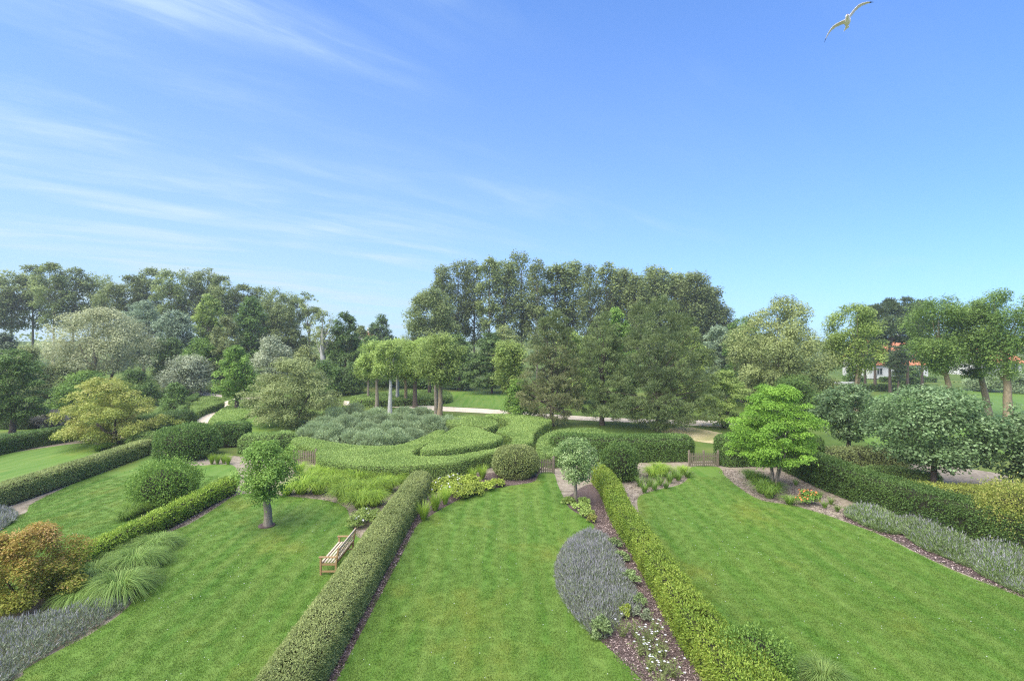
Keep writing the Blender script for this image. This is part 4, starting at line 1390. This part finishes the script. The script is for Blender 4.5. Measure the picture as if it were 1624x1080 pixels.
for i, (a, b, s, lab) in enumerate([
        (187, 950, 1.25, "big fountain grass clump next to the lavender tip, its blades arching widest"), (124, 958, 0.95, "fountain grass clump tucked against the orange-tipped maple and the lavender"),
        (212, 905, 1.15, "fountain grass clump at the lawn edge behind the big arching one"), (146, 922, 1.05, "fountain grass clump in the middle of the group by the orange maple"),
        (241, 876, 1.05, "yellowish fountain grass clump nearest the pale soil strip"), (176, 893, 1.0, "fountain grass clump behind the middle one, close to the low hedge"),
        (205, 872, 0.9, "small fountain grass clump squeezed against the low loose hedge"),
        (222, 928, 0.85, "low fountain grass clump spilling over the lawn edge beside the biggest one"), (160, 944, 1.0, "fountain grass clump between the biggest one and the one by the maple"),
        (236, 896, 0.95, "fountain grass clump on the lawn edge before the yellowish one"), (256, 868, 0.9, "outermost fountain grass clump, where the pale soil strip begins")]):
    grass(a, b, "fountain", s, lab, "fountain grasses beside the orange maple", seed=i)
for i, (a, b, s) in enumerate([(474, 752, .9), (490, 770, 1.1), (478, 783, 1.1), (505, 783, 1.1), (528, 778, 1.1), (520, 762, 1.0), (545, 760, 1.0), (566, 768, 1.1), (590, 762, 1.0), (612, 762, 1.0), (628, 768, .9), (556, 786, 1.2), (580, 790, 1.25), (600, 782, 1.1), (572, 806, 1.1), (545, 795, 1.1), (594, 802, 1.0), (615, 780, 1.0), (498, 757, .9), (455, 785, .9), (640, 760, .8)]):
    grass(a, b, "green", s * 1.15, "soft yellow-green grass clump in the bed between bench lawn and crescent hedge", "grasses in the bed before the crescent hedge", seed=20 + i)
for i, (a, b, s, lab) in enumerate([(672, 826, 1.0, "upright yellow-green grass at the corner of the centre lawn, touching the box hedge"), (690, 810, 1.05, "upright green grass beside the box hedge, behind the corner clump"),
                                    (706, 800, 0.9, "upright green grass next to the yellow-green shrubs"), (765, 760, 0.95, "green grass clump between the yellow shrubs and the box ball"), (750, 762, .85, "smaller green grass behind the yellow shrubs")]):
    grass(a, b, "upright", s, lab, seed=60 + i)
grass(1305, 1092, "fountain", 0.95, "single arching grass clump at the near edge of the wide lawn", seed=71)
for i, (a, b, s) in enumerate([(1035, 757, 1.0), (1052, 755, 1.0), (1044, 748, .9), (1083, 752, .8)]):
    grass(a, b, "green", s, "bright grass clump in the sandy bed before the rounded hedge", "bright grasses in the sandy bed", seed=80 + i)
for i, (a, b, s) in enumerate([(1015, 772, 1), (1030, 772, 1), (1046, 770, 1), (1062, 766, 1), (1076, 763, 1), (1022, 782, .9), (1038, 778, .9), (1008, 762, 1), (1070, 758, 1), (1090, 758, 1), (1056, 775, .8)]):
    grass(a, b, "small", s * 1.7, "small thin grass tuft in the sandy bed by the gate", "small tufts in the sandy bed", seed=90 + i)
for i, (a, b, s) in enumerate([(1198, 768, 1.2), (1208, 782, 1.3), (1220, 790, 1.2), (1210, 768, 1.1), (1230, 780, 1.1), (1188, 760, 1.0)]):
    grass(a, b, "dark", s, "dark green grass clump at the foot of the lime-green tree", "grasses under the lime-green tree", seed=110 + i)
grass(1252, 800, "dark", 0.85, "single dark grass tuft between the thin stems and the orange-flowered plant", seed=121)
for i, (a, b) in enumerate([(1308, 806), (1318, 800), (1328, 812), (1262, 770), (1300, 790)]):
    grass(a, b, "small", 1.0, "thin small tuft on bare soil by the orange-flowered plant", "small tufts by the orange-flowered plant", seed=130 + i)
for i, (a, b, s) in enumerate([(208, 818, .9), (198, 826, .8), (222, 815, .8)]):
    grass(a, b, "dark", s * 1.1, "dark grass clump at the foot of the upright leafy shrub", "grasses by the upright leafy shrub", seed=140 + i)
for i, (a, b) in enumerate([(345, 736), (355, 735), (362, 737), (336, 736)]):
    grass(a, b, "upright", 0.7, "short upright grass tuft under the square clipped hedge", "grasses under the square hedge", seed=150 + i)
for i, (a, b) in enumerate([(156, 716), (164, 714), (172, 713)]):
    grass(a, b, "dark", 1.0, "dark grass tuft on the lawn by the golden tree's trunk", "grasses by the golden tree", seed=160 + i)


# ------------------------------------------------------------------ lavender, flowers
def lavender(P, h, label, seed, head=0.75, green="lavender_stem", dens=900, headmat="lavender_head", mound=0.5):
    """dense mass of thin stems with flower spikes over a hummocky outline"""
    rng = np.random.default_rng(seed)
    P = np.asarray(P, float)
    lo, hi = P.min(0), P.max(0)
    n = int(np.prod(hi - lo) * dens)
    q = rng.uniform(lo, hi, (n, 2))
    q = q[inside(P, q)]
    d, ov = dist_poly(P, q)
    n = len(q)
    # plants: hummocks on a jittered grid
    c = rng.uniform(lo, hi, (max(4, int(np.prod(hi - lo) / 0.45)), 2))
    dd = np.min(np.hypot(q[:, None, 0] - c[None, :, 0], q[:, None, 1] - c[None, :, 1]), axis=1)
    hum = np.clip(1 - dd / 0.75, 0, 1) ** 0.6
    H_ = h * (0.38 + 0.66 * hum) * np.clip(d / mound, 0.28, 1) ** 0.5 * rng.uniform(0.8, 1.12, n)
    base = np.concatenate([q, np.zeros((n, 1))], 1)
    lean = np.concatenate([ov * (0.5 * np.clip(1 - d / mound, 0, 1))[:, None], np.ones((n, 1))], 1) + rng.normal(0, 0.22, (n, 3))
    lean = unit(lean)
    px1 = np.maximum(q[:, 1], 11) / 512.0
    g = Geo()
    # foliage leaves up the stems
    k = 3
    ii = np.repeat(np.arange(n), k)
    f = rng.uniform(0.15, 0.85, n * k)
    pos = base[ii] + lean[ii] * (H_[ii] * f)[:, None]
    ax = unit(lean[ii] + rdir(rng, n * k) * 0.8)
    g.quads(leaves3(pos, ax, rdir(rng, n * k), np.maximum(0.09, px1[ii] * 3.0) * rng.uniform(.7, 1.3, n * k), 0.22), 0, rng.uniform(0, 1, n * k))
    hd = rng.uniform(size=n) < head
    b = base[hd] + lean[hd] * (H_[hd] * rng.uniform(0.8, 1.0, hd.sum()))[:, None]
    m = len(b)
    g.quads(leaves3(b, unit(lean[hd] + rdir(rng, m) * 0.25), rdir(rng, m), np.maximum(0.09, px1[hd] * 2.7) * rng.uniform(.6, 1.4, m), 0.20), 1, rng.uniform(0, 1, m))
    o = link("lavender", g.mesh("lavender", [green, headmat]))
    tag(o, label, "lavender", kind="stuff")
    return o


lavender(spline(gps([(938, 842), (908, 856), (888, 880), (882, 910), (893, 945), (915, 978), (945, 1006), (965, 1003), (985, 975), (1005, 972), (1015, 950), (990, 905), (968, 862)], 0.12), 5), 0.5, "grey-purple lavender patch between the centre lawn and the bark mulch", 801, head=0.66)
lavender(spline(gps([(196, 962), (166, 986), (109, 1020), (52, 1054), (10, 1084), (-70, 1140), (-160, 1120), (-120, 1040), (-30, 1000), (60, 985), (120, 968), (178, 952)], 0.0), 5), 0.5, "grey-blue lavender edging under the orange-tipped maple", 802, head=0.32)
lavender(spline(gps([(1344, 820), (1352, 810), (1390, 812), (1430, 826), (1434, 840), (1420, 849), (1380, 839)], 0.0), 5), 0.62, "green lavender clump at the far end of the long row", 803, head=0.15, green="lavender_green", mound=0.6)
lavender(spline(gps([(1428, 838), (1440, 828), (1480, 836), (1520, 852), (1548, 872), (1545, 898), (1530, 899), (1500, 886), (1455, 866)], 0.0), 5), 0.66, "olive-green lavender in the middle of the long row", 804, head=0.18, green="lavender_green", mound=0.6)
lavender(spline(gps([(1540, 872), (1580, 868), (1640, 890), (1720, 930), (1720, 985), (1640, 953), (1590, 930), (1545, 905)], 0.0), 5), 0.66, "greyish lavender at the near end of the long row, flowering most", 805, head=0.32, green="lavender_green", mound=0.6)
lavender(spline(gps([(-20, 845), (-20, 815), (12, 808), (24, 816), (10, 832)], 0.1), 5), 0.5, "small lavender clump at the picture edge before the long clipped hedge", 806, head=0.5, mound=0.5)


def low_plant(name, px_, py_, w, h, mat, label, seed, flower=None, fl=0.2, group=None, leafs=0.07, nclump=16):
    """low mounded plant: leaf clumps close to the ground, flowers on top where it has them"""
    rng = np.random.default_rng(seed)
    X_, Y_ = gp(px_, py_)
    l = float(leaf_size(Y_, leafs, 2.0))
    n = int(2.6 * w * h / (0.25 * l * l * 0.6)) + 60
    c = np.stack([rng.uniform(-1, 1, nclump), rng.uniform(-1, 1, nclump), rng.uniform(0.35, 1.0, nclump)], 1)
    c[:, :2] *= (w / 2 * 0.75)
    c[:, 2] *= h * 0.75
    c[:, 2] *= np.clip(1.15 - np.hypot(c[:, 0], c[:, 1]) / w, 0.3, 1)
    ii = rng.integers(0, nclump, n)
    d = rdir(rng, n)
    d[:, 2] = np.abs(d[:, 2]) * 0.9 + d[:, 2] * 0.1
    pos = c[ii] + d * np.array([w * .2, w * .2, h * .28]) * rng.uniform(0.3, 1, (n, 1))
    pos[:, 2] = np.maximum(pos[:, 2], 0.03)
    g = Geo()
    nl = unit(d + np.array([0, 0, .5]) + rdir(rng, n) * .5)
    L_ = l * rng.uniform(.7, 1.3, n)
    tt = rng.uniform(0, 1, n)
    g.quads(leaves(pos, unit(np.cross(nl, rdir(rng, n)) + d * .4), nl, L_, 0.65), 0, tt)
    mats = [mat]
    if flower:
        k = int(n * fl)
        s = rng.permutation(n)[:k]
        pf = pos[s] + np.array([0, 0, .04]) + d[s] * .04
        g.quads(leaves(pf, unit(np.cross(nl[s], rdir(rng, k))), nl[s], L_[s] * 1.1, 0.9), 1, rng.uniform(0, 1, k))
        mats.append(flower)
    st = Geo()
    o = link(name, g.mesh(name, mats), loc=(X_, Y_, 0.01))
    tag(o, label, "plant", group)
    return o


for i, (a, b, w, h) in enumerate([(700, 778, 1.5, .75), (716, 785, 1.4, .7), (732, 790, 1.5, .75), (750, 784, 1.4, .7), (768, 778, 1.2, .6), (722, 771, 1.5, .7), (742, 772, 1.4, .7)]):
    low_plant("hydrangea", a, b, w, h, "leaf_yellow", "yellow-green leafy shrub with pale blooms in the bed before the crescent hedge", 820 + i, flower="petal_white" if i in (0, 1, 5) else None, fl=0.02, group="yellow-green shrubs in the centre bed")
low_plant("hydrangea", 789, 772, 0.8, 0.55, "leaf_yellow", "small separate yellow-green shrub next to the clipped box ball", 829)
low_plant("hydrangea", 582, 832, 1.7, 0.75, "leaf_linden", "low leafy plant in dark mulch just behind the wooden bench", 830, flower="petal_white", fl=0.008)
for i, (a, b, w, h) in enumerate([(921, 810, .9, .42), (930, 819, .8, .4), (902, 798, .7, .35), (926, 801, .6, .4)]):
    low_plant("hydrangea", a, b, w, h, "leaf_linden", "pale green low shrub at the foot of the thin-stemmed small tree", 832 + i, group="pale shrubs under the small tree")
low_plant("young_plant", 939, 828, 0.4, 0.45, "leaf_gold", "tiny yellowish plant on the mulch below the pale shrubs", 837, nclump=5)
low_plant("geranium", 1281, 800, 1.15, 0.75, "leaf_fresh", "round plant covered with orange-red flowers on the sandy soil", 838, flower="petal_orange", fl=0.12)
for i_, (a_, b_, w_, h_, t_) in enumerate([(975, 868, .5, .4, "green feathery plant at the mulch side of the lavender patch, farthest from the balcony"), (985, 890, .55, .42, "green feathery plant halfway along the lavender patch's mulch edge"), (1000, 925, .6, .45, "green feathery plant on the lavender patch's mulch edge above the spiky mound")]):
    low_plant("santolina", a_, b_, w_, h_, "lavender_green", t_, 843 + i_, nclump=8, leafs=.05)
low_plant("santolina", 993, 978, 0.42, 0.42, "leaf_yellow", "small bright yellow-green mound at the lavender's edge", 839, nclump=6, leafs=.04)
low_plant("santolina", 1010, 962, 0.5, 0.5, "lavender_green", "green spiky mound beside the small yellow one", 840, nclump=6, leafs=.05)
low_plant("santolina", 956, 1008, 0.75, 0.6, "lavender_green", "grey-green mound at the near tip of the lavender patch", 841, nclump=10, leafs=.06)
low_plant("santolina", 1018, 982, 0.45, 0.4, "lavender_stem", "small greyish mound on the mulch near the ragged hedge", 842, nclump=6, leafs=.05)


def flower_plant(px_, py_, h, seed, label, group, nst=16, nfl=5):
    rng = np.random.default_rng(seed)
    X_, Y_ = gp(px_, py_)
    g = Geo()
    a = rng.uniform(0, 2 * PI, nst)
    tip = np.stack([np.cos(a) * rng.uniform(.05, .4, nst), np.sin(a) * rng.uniform(.05, .4, nst), h * rng.uniform(.5, 1, nst)], 1)
    for t in tip:
        tube(g, [(t[0] * .15, t[1] * .15, 0), (t[0] * .5, t[1] * .5, t[2] * .55), tuple(t)], [.006, .005, .004], 0, 4, tint=.4)
    k = nst * 9
    ii = rng.integers(0, nst, k)
    f = rng.uniform(.15, 1, k)[:, None]
    pos = tip[ii] * f
    g.quads(leaves(pos, unit(rdir(rng, k) + np.array([0, 0, .3])), unit(rdir(rng, k) + np.array([0, 0, .6])), rng.uniform(.05, .10, k), .35), 0, rng.uniform(0, 1, k))
    s = rng.permutation(nst)[:nfl]
    for t in tip[s]:
        for j in range(5):
            aa = j * 1.257 + rng.uniform(0, .5)
            ax = np.array([[math.cos(aa), math.sin(aa), .35]])
            g.quads(leaves(t[None, :], ax, np.array([[0, 0, 1.0]]), .042, .8), 1, .6)
    o = link("flowering_plant", g.mesh("flowering_plant", ["leaf_olive", "petal_white"]), loc=(X_, Y_, .012))
    tag(o, label, "plant", group)


for i, (a, b) in enumerate([(988, 1010), (1008, 1012), (1028, 1020), (1040, 1008), (1015, 1040), (1035, 1046), (1050, 1040), (1030, 1066), (1052, 1068), (1068, 1075), (1045, 1088), (1022, 1026)]):
    flower_plant(a, b, .55, 850 + i, "straggly white-flowered plant on the bark mulch below the lavender patch", "white-flowered plants on the mulch", nfl=5 if i > 1 else 2)


# bark chips on the near mulch, daisies on the lawns
def chips():
    rng = np.random.default_rng(61)
    P = spline(gps([(945, 800), (950, 840), (990, 900), (1020, 960), (985, 1000), (960, 1024), (1030, 1100), (1160, 1180), (1150, 1120), (1125, 1075), (1085, 1015), (1055, 953), (1003, 878), (970, 831), (965, 800)]), 4)
    lo, hi = P.min(0), P.max(0)
    q = rng.uniform(lo, hi, (26000, 2))
    q = q[inside(P, q)]
    n = len(q)
    pos = np.concatenate([q, rng.uniform(.014, .04, (n, 1))], 1)
    nl = unit(np.array([0, 0, 1.0]) + rdir(rng, n) * .5)
    g = Geo()
    g.quads(leaves(pos, np.cross(nl, rdir(rng, n)), nl, rng.uniform(.03, .08, n), .5, .05), 0, rng.uniform(0, 1, n) ** 1.6)
    tag(link("bark_chips", g.mesh("bark_chips", ["bark_chip"])), "dark bark chips strewn between the lavender patch and the ragged hedge", "bark mulch", kind="stuff")
    g = Geo()
    P1 = spline(gps([(1000, 800), (1012, 790), (1040, 778), (1075, 770), (1090, 760), (1095, 745), (1000, 745), (985, 770)]), 4)
    P2 = spline(gps([(1140, 746), (1170, 773), (1205, 794), (1250, 802), (1300, 815), (1340, 826), (1345, 805), (1290, 770), (1260, 752), (1200, 748)]), 4)
    P3 = spline(gps([(470, 790), (520, 796), (550, 808), (560, 845), (600, 830), (640, 770), (560, 750), (470, 750)]), 4)
    P4 = strip([(-4.6, 10), (-4.6, 15), (-4.6, 24), (-4.7, 29)], 0.5)
    P5 = spline(gps([(675, 824), (700, 807), (740, 788), (790, 773), (850, 764), (850, 756), (780, 752), (700, 762), (684, 790)]), 4)
    P6 = spline(gps([(1340, 826), (1400, 850), (1450, 875), (1500, 898), (1550, 919), (1624, 948), (1624, 938), (1540, 900), (1440, 855), (1350, 815)]), 4)
    P7 = strip([(-15.2, 20), (-15.2, 24), (-15.2, 28.5)], 0.3)
    qs = []
    for Pp, nn_ in ((P1, 2500), (P2, 3500), (P3, 3000), (P4, 3000), (P5, 2500), (P6, 3000), (P7, 700)):
        lo, hi = Pp.min(0), Pp.max(0)
        q = rng.uniform(lo, hi, (nn_ * 2, 2))
        qs.append(q[inside(Pp, q)])
    q = np.concatenate(qs)
    n = len(q)
    pos = np.concatenate([q, rng.uniform(.014, .035, (n, 1))], 1)
    nl = unit(np.array([0, 0, 1.0]) + rdir(rng, n) * .5)
    g.quads(leaves(pos, np.cross(nl, rdir(rng, n)), nl, rng.uniform(.035, .10, n), .55, .08), 0, rng.uniform(0, 1, n) ** 1.3)
    tag(link("leaf_litter", g.mesh("leaf_litter", ["bark_chip"])), "dry leaf litter and bark bits scattered over the bare beds", "leaf litter", kind="stuff")
    g = Geo()
    pts = []
    for key, n in (("centre", 260), ("right", 520), ("left", 260), ("second", 80)):
        P = LAWNS[key]
        lo, hi = P.min(0), P.max(0)
        q = rng.uniform(lo, hi, (n * 2, 2))
        cl = (np.sin(q[:, 0] * 1.1 + 1) * np.sin(q[:, 1] * .8) + rng.uniform(-1, 1, len(q))) > .1
        q = q[cl]
        pts.append(q[inside(P, q)])
    q = np.concatenate(pts)
    n = len(q)
    pos = np.concatenate([q, np.full((n, 1), .075)], 1)
    g.quads(leaves(pos, unit(rdir(rng, n) * [1, 1, .1]), np.tile([[0, 0, 1.0]], (n, 1)), rng.uniform(.018, .036, n), .9, .02), 0, .5)
    tag(link("lawn_daisies", g.mesh("lawn_daisies", ["petal_white"])), "tiny white daisies dotted over the mown lawns", "daisies", kind="stuff")


chips()
sheet("mulch_bed", spline(gps([(1338, 822), (1400, 848), (1450, 873), (1500, 897), (1550, 918), (1624, 947), (1740, 1000), (1740, 930), (1624, 890), (1540, 850), (1440, 815), (1360, 800)]), 5), 0.012, "mulch")
sheet("mulch_bed", strip([(-4.6, 6), (-4.6, 15), (-4.6, 24), (-4.7, 29)], 0.55), 0.0125, "mulch")

# ring of bare soil at the foot of the standard tree
X_, Y_ = wx(423, 23.4), 23.4
an = np.linspace(0, 2 * PI, 24, endpoint=False)
sheet("soil_ring", np.stack([X_ + np.cos(an) * .36, Y_ + np.sin(an) * .36], 1), 0.085, "mulch", edge=0.06)


# ------------------------------------------------------------------ bench
def bench():
    """slatted garden bench, long side along the hedge, seat facing the lawn on the left"""
    e = empty("garden_bench", (-6.62, 19.5, 0.03))
    LN = 2.05

    def part(name, c, s, mat="teak", rot=None):
        g = Geo()
        box(g, (0, 0, 0), s, 0, rot)
        me = g.mesh(name, [mat])
        o = link(name, me, e, c)
        md = o.modifiers.new("bevel", 'BEVEL')
        md.width = 0.006
        md.segments = 1
        return o
    tilt = R_(10)
    rot = np.array([[math.cos(tilt), 0, math.sin(tilt)], [0, 1, 0], [-math.sin(tilt), 0, math.cos(tilt)]])
    for sy in (-1, 1):
        y = sy * (LN / 2 - 0.035)
        part("leg", (-0.29, y, 0.31), (0.07, 0.07, 0.62))
        part("leg", (0.26, y, 0.215), (0.07, 0.07, 0.43))
        part("back_post", (0.26 + 0.05, y, 0.70), (0.065, 0.07, 0.56), rot=rot)
        part("armrest", (-0.03, y, 0.645), (0.66, 0.09, 0.04))
        part("stretcher", (-0.01, y, 0.13), (0.50, 0.05, 0.06))
        part("side_rail", (-0.01, y, 0.385), (0.52, 0.04, 0.07))
    part("front_rail", (-0.27, 0, 0.385), (0.035, LN - 0.14, 0.07))
    part("rear_rail", (0.235, 0, 0.385), (0.035, LN - 0.14, 0.07))
    for k in range(5):
        part("seat_slat", (-0.28 + k * 0.115, 0, 0.437), (0.072, LN - 0.145, 0.024), "teak_pale")

    def bpos(h):
        return 0.265 + (h - 0.45) * math.tan(tilt) + 0.0
    part("top_rail", (bpos(0.93), 0, 0.93), (0.04, LN - 0.14, 0.07), "teak_pale", rot)
    part("bottom_rail", (bpos(0.50), 0, 0.50), (0.035, LN - 0.14, 0.055), "teak_pale", rot)
    for h in (0.61, 0.72, 0.83):
        part("back_slat", (bpos(h) - 0.012, 0, h), (0.012, LN - 0.15, 0.045), "teak_pale", rot)
    for k in range(13):
        y = -LN / 2 + 0.16 + k * (LN - 0.32) / 12
        part("back_slat", (bpos(0.71) + 0.006, y, 0.715), (0.012, 0.05, 0.37), "teak_pale", rot)
    tag(e, "slatted teak garden bench with lattice back standing against the box hedge", "bench")


bench()


# ------------------------------------------------------------------ picket gates
def gate(p0, p1, label, leaves_=1, h=0.95, posts=True):
    a, b = np.array(gp(*p0)), np.array(gp(*p1))
    mid = (a + b) / 2
    Ln = float(np.linalg.norm(b - a))
    ang = math.atan2(b[1] - a[1], b[0] - a[0])
    e = empty("picket_gate", (mid[0], mid[1], 0.0), ang)
    n = max(5, int(Ln / 0.135))
    g = Geo()
    # pointed picket
    w, t = 0.07, 0.022
    V = [(-w / 2, -t / 2, .06), (w / 2, -t / 2, .06), (w / 2, t / 2, .06), (-w / 2, t / 2, .06), (-w / 2, -t / 2, h - .05), (w / 2, -t / 2, h - .05), (w / 2, t / 2, h - .05), (-w / 2, t / 2, h - .05),
         (-.008, -t / 2, h), (.008, -t / 2, h), (.008, t / 2, h), (-.008, t / 2, h)]
    F = [(0, 1, 5, 4), (1, 2, 6, 5), (2, 3, 7, 6), (3, 0, 4, 7), (4, 5, 9, 8), (5, 6, 10, 9), (6, 7, 11, 10), (7, 4, 8, 11), (8, 9, 10, 11), (3, 2, 1, 0)]
    g.add(V, F)
    pm = g.mesh("picket", ["weathered_wood"])
    for i in range(n):
        x = -Ln / 2 + 0.1 + i * (Ln - 0.2) / (n - 1)
        if leaves_ == 2 and abs(x) < 0.05:
            continue
        o = link("picket", pm, e, (x, -0.03, 0.0))
        o.rotation_euler = (0, random.Random(i).uniform(-.012, .012), 0)
    for z in (0.25, 0.72):
        g = Geo()
        box(g, (0, 0, 0), (Ln - 0.12, 0.035, 0.07))
        link("rail", g.mesh("rail", ["weathered_wood"]), e, (0, 0.002, z))
    halves = [(-Ln / 2 + .1, Ln / 2 - .1)] if leaves_ == 1 else [(-Ln / 2 + .1, -.08), (Ln / 2 - .1, .08)]
    for (x0, x1) in halves:
        g = Geo()
        dx, dz = x1 - x0, 0.44
        l = math.hypot(dx, dz)
        an_ = math.atan2(dz, abs(dx)) * (1 if dx > 0 else -1)
        r = np.array([[math.cos(an_), 0, -math.sin(an_)], [0, 1, 0], [math.sin(an_), 0, math.cos(an_)]])
        box(g, (0, 0, 0), (l, 0.03, 0.06), 0, r)
        link("brace", g.mesh("brace", ["weathered_wood"]), e, ((x0 + x1) / 2, 0.036, 0.485))
    xs = [-Ln / 2, Ln / 2] + ([0.0] if leaves_ == 2 else [])
    for x in xs:
        g = Geo()
        tube(g, [(0, 0, -.1), (0, 0, .5), (0, 0, 1.05), (0, 0, 1.10), (0, 0, 1.11)], [.075, .075, .075, .06, .002], 0, 10)
        link("post", g.mesh("post", ["weathered_wood"]), e, (x, 0.03, 0))
    tag(e, label, "gate")


gate((466, 735), (501, 737), "small picket gate with a round post at the tip of the crescent hedge")
gate((853, 751), (878, 751), "narrow picket gate between the box ball and the small standard tree")
gate((1093, 740), (1139, 740), "wide two-leaved picket gate at the end of the wide lawn", leaves_=2)


# ------------------------------------------------------------------ houses far behind
def house(name, X, Y, Wd, D, eave, ridge, label, rz=0.0):
    e = empty(name, (X, Y, float(terr(X, Y))), rz)
    g = Geo()
    box(g, (0, 0, eave / 2), (Wd, D, eave))
    # gables
    for s in (-1, 1):
        x = s * (Wd / 2 - .01)
        V = [(x, -D / 2, eave), (x, D / 2, eave), (x, 0.05, ridge - .15), (x, -0.05, ridge - .15)]
        g.add(V, [(0, 1, 2, 3)])
    wl = link("wall", g.mesh("wall", ["house_white"]), e)
    g = Geo()
    o_ = 0.5
    for s in (-1, 1):
        y0, y1 = s * (D / 2 + o_), 0.0
        z0_ = eave - o_ * (ridge - eave) / (D / 2)
        V = []
        for dz in (0.0, 0.18):
            V += [(-Wd / 2 - .4, y0, z0_ + dz), (Wd / 2 + .4, y0, z0_ + dz), (Wd / 2 + .4, y1, ridge + dz), (-Wd / 2 - .4, y1, ridge + dz)]
        F = [(0, 1, 2, 3), (4, 5, 6, 7), (0, 1, 5, 4), (1, 2, 6, 5), (3, 0, 4, 7)]
        g.add(V, F)
    rf = link("roof", g.mesh("roof", ["roof_tile"]), e)
    g = Geo()
    box(g, (Wd * .25, 0, ridge + .5), (.9, .7, 1.6))
    link("chimney", g.mesh("chimney", ["house_white"]), rf)
    nw = max(2, int(Wd / 3.2))
    for i in range(nw):
        x = -Wd / 2 + (i + .5) * Wd / nw
        g = Geo()
        box(g, (0, 0, 0), (1.1, .08, 1.3))
        w = link("window", g.mesh("window", ["window_glass"]), e, (x, -D / 2 - .03, 1.6))
        g = Geo()
        for a, b, c, d in ((0, .7, 1.3, .08), (0, -.7, 1.3, .08), (.6, 0, .08, 1.48), (-.6, 0, .08, 1.48), (0, 0, .06, 1.3)):
            box(g, (a, -.05, b), (c, .06, d))
        link("frame", g.mesh("frame", ["house_white"]), w)
    tag(e, label, "house")


house("house", wx(1412, 112), 114, 12.5, 9, 3.4, 8.3, "long white house with an orange tiled roof behind the dark pines")
house("house", wx(1572, 118), 120, 11, 8, 3.2, 6.6, "white house whose orange roof shows beside the tall pollard near the picture edge", 0.2)
house("house", wx(578, 140), 142, 3.6, 4, 4.9, 7.0, "small far white house with a red roof in the dip between the trees", 0.9)
g_ = Geo()
box(g_, (0, 0, .55), (3.6, .3, 1.1))
tag(link("garden_wall", g_.mesh("garden_wall", ["house_white"]), loc=(wx(1338, 92), 92, 0)), "short low white wall beyond the dark pines by the house", "wall")


# ------------------------------------------------------------------ gull
def gull():
    g = Geo()
    # body along Y, head towards -Y (towards the viewer)
    ys = np.array([-.30, -.27, -.23, -.19, -.14, -.06, .03, .12, .20, .27, .31])
    rs = np.array([.006, .03, .045, .05, .055, .078, .085, .07, .045, .03, .02])
    zs = np.array([.0, .005, .012, .01, .004, 0, 0, .006, .014, .02, .022])
    an = np.linspace(0, 2 * PI, 14, endpoint=False)
    V = np.array([[math.cos(a) * r, y, z + math.sin(a) * r * .9] for y, r, z in zip(ys, rs, zs) for a in an])
    F = [(i * 14 + j, i * 14 + (j + 1) % 14, (i + 1) * 14 + (j + 1) % 14, (i + 1) * 14 + j) for i in range(10) for j in range(14)]
    g.add(V, F, 0, .5, True)
    g.add(np.concatenate([V[-14:], [[0, .31, .022]]]), [(j, (j + 1) % 14, 14, 14) for j in range(0)], 0) if False else None
    # tail fan
    g.add([(-.03, .24, .02), (.03, .24, .02), (.085, .42, .02), (-.085, .42, .02), (-.03, .24, .034), (.03, .24, .034), (.085, .42, .028), (-.085, .42, .028)],
          [(0, 3, 2, 1), (4, 5, 6, 7), (0, 1, 5, 4), (2, 3, 7, 6), (1, 2, 6, 5), (3, 0, 4, 7)], 0)
    # wings: sections from root to tip (x, y of leading edge, chord, z)
    sec = [(0.03, -.11, .23, .03), (.14, -.14, .22, .055), (.26, -.17, .21, .078), (.36, -.175, .195, .085), (.46, -.14, .17, .068), (.56, -.085, .13, .032), (.64, -.02, .09, -.008), (.72, .06, .03, -.055)]
    prf = [(0, 0), (.08, .35), (.3, .5), (.7, .3), (1, .04), (.7, -.06), (.3, -.16), (.08, -.22)]
    for s in (-1, 1):
        V = []
        for (x, y, c, z) in sec:
            th = c * .13
            for (u, v) in prf:
                V.append((s * x, y + u * c, z + v * th))
        m = len(prf)
        F = [(i * m + j, i * m + (j + 1) % m, (i + 1) * m + (j + 1) % m, (i + 1) * m + j) for i in range(len(sec) - 1) for j in range(m)]
        g.add(V, F, 0, .5, True)
    o = link("gull", g.mesh("gull", ["gull_plumage"]))
    Y_ = 13.6
    o.location = (wx(1344, Y_), Y_, wz(34, Y_))
    o.rotation_euler = (R_(-4), R_(-34), R_(-30))
    o.scale = (.96, .96, .96)
    md = o.modifiers.new("weld", 'REMESH')
    md.mode = 'VOXEL'
    md.voxel_size = 0.007
    md.use_smooth_shade = True
    tag(o, "white gull with dark wing tips gliding high against the blue sky", "gull")
    g = Geo()
    tube(g, [(0, -.285, .0), (0, -.33, -.008), (0, -.355, -.022)], [.014, .010, .002], 0, 6)
    link("beak", g.mesh("beak", ["petal_orange"]), o)


gull()


# ------------------------------------------------------------------ the air between here and the far trees
def haze():
    g = Geo()
    box(g, (0, 110, 14.0), (520, 280, 30.0))
    m, N, L, out = newmat("haze_air")
    v = N.new("ShaderNodeVolumePrincipled")
    v.inputs["Color"].default_value = (0.86, 0.92, 1.0, 1)
    v.inputs["Density"].default_value = 0.00045
    v.inputs["Anisotropy"].default_value = 0.2
    L.new(v.outputs[0], out.inputs["Volume"])
    tag(link("haze", g.mesh("haze", ["haze_air"])), "thin pale summer haze hanging over the gardens", "haze", kind="stuff")


haze()
print("TRIS", TRIS[0], "objects", len(bpy.data.objects))
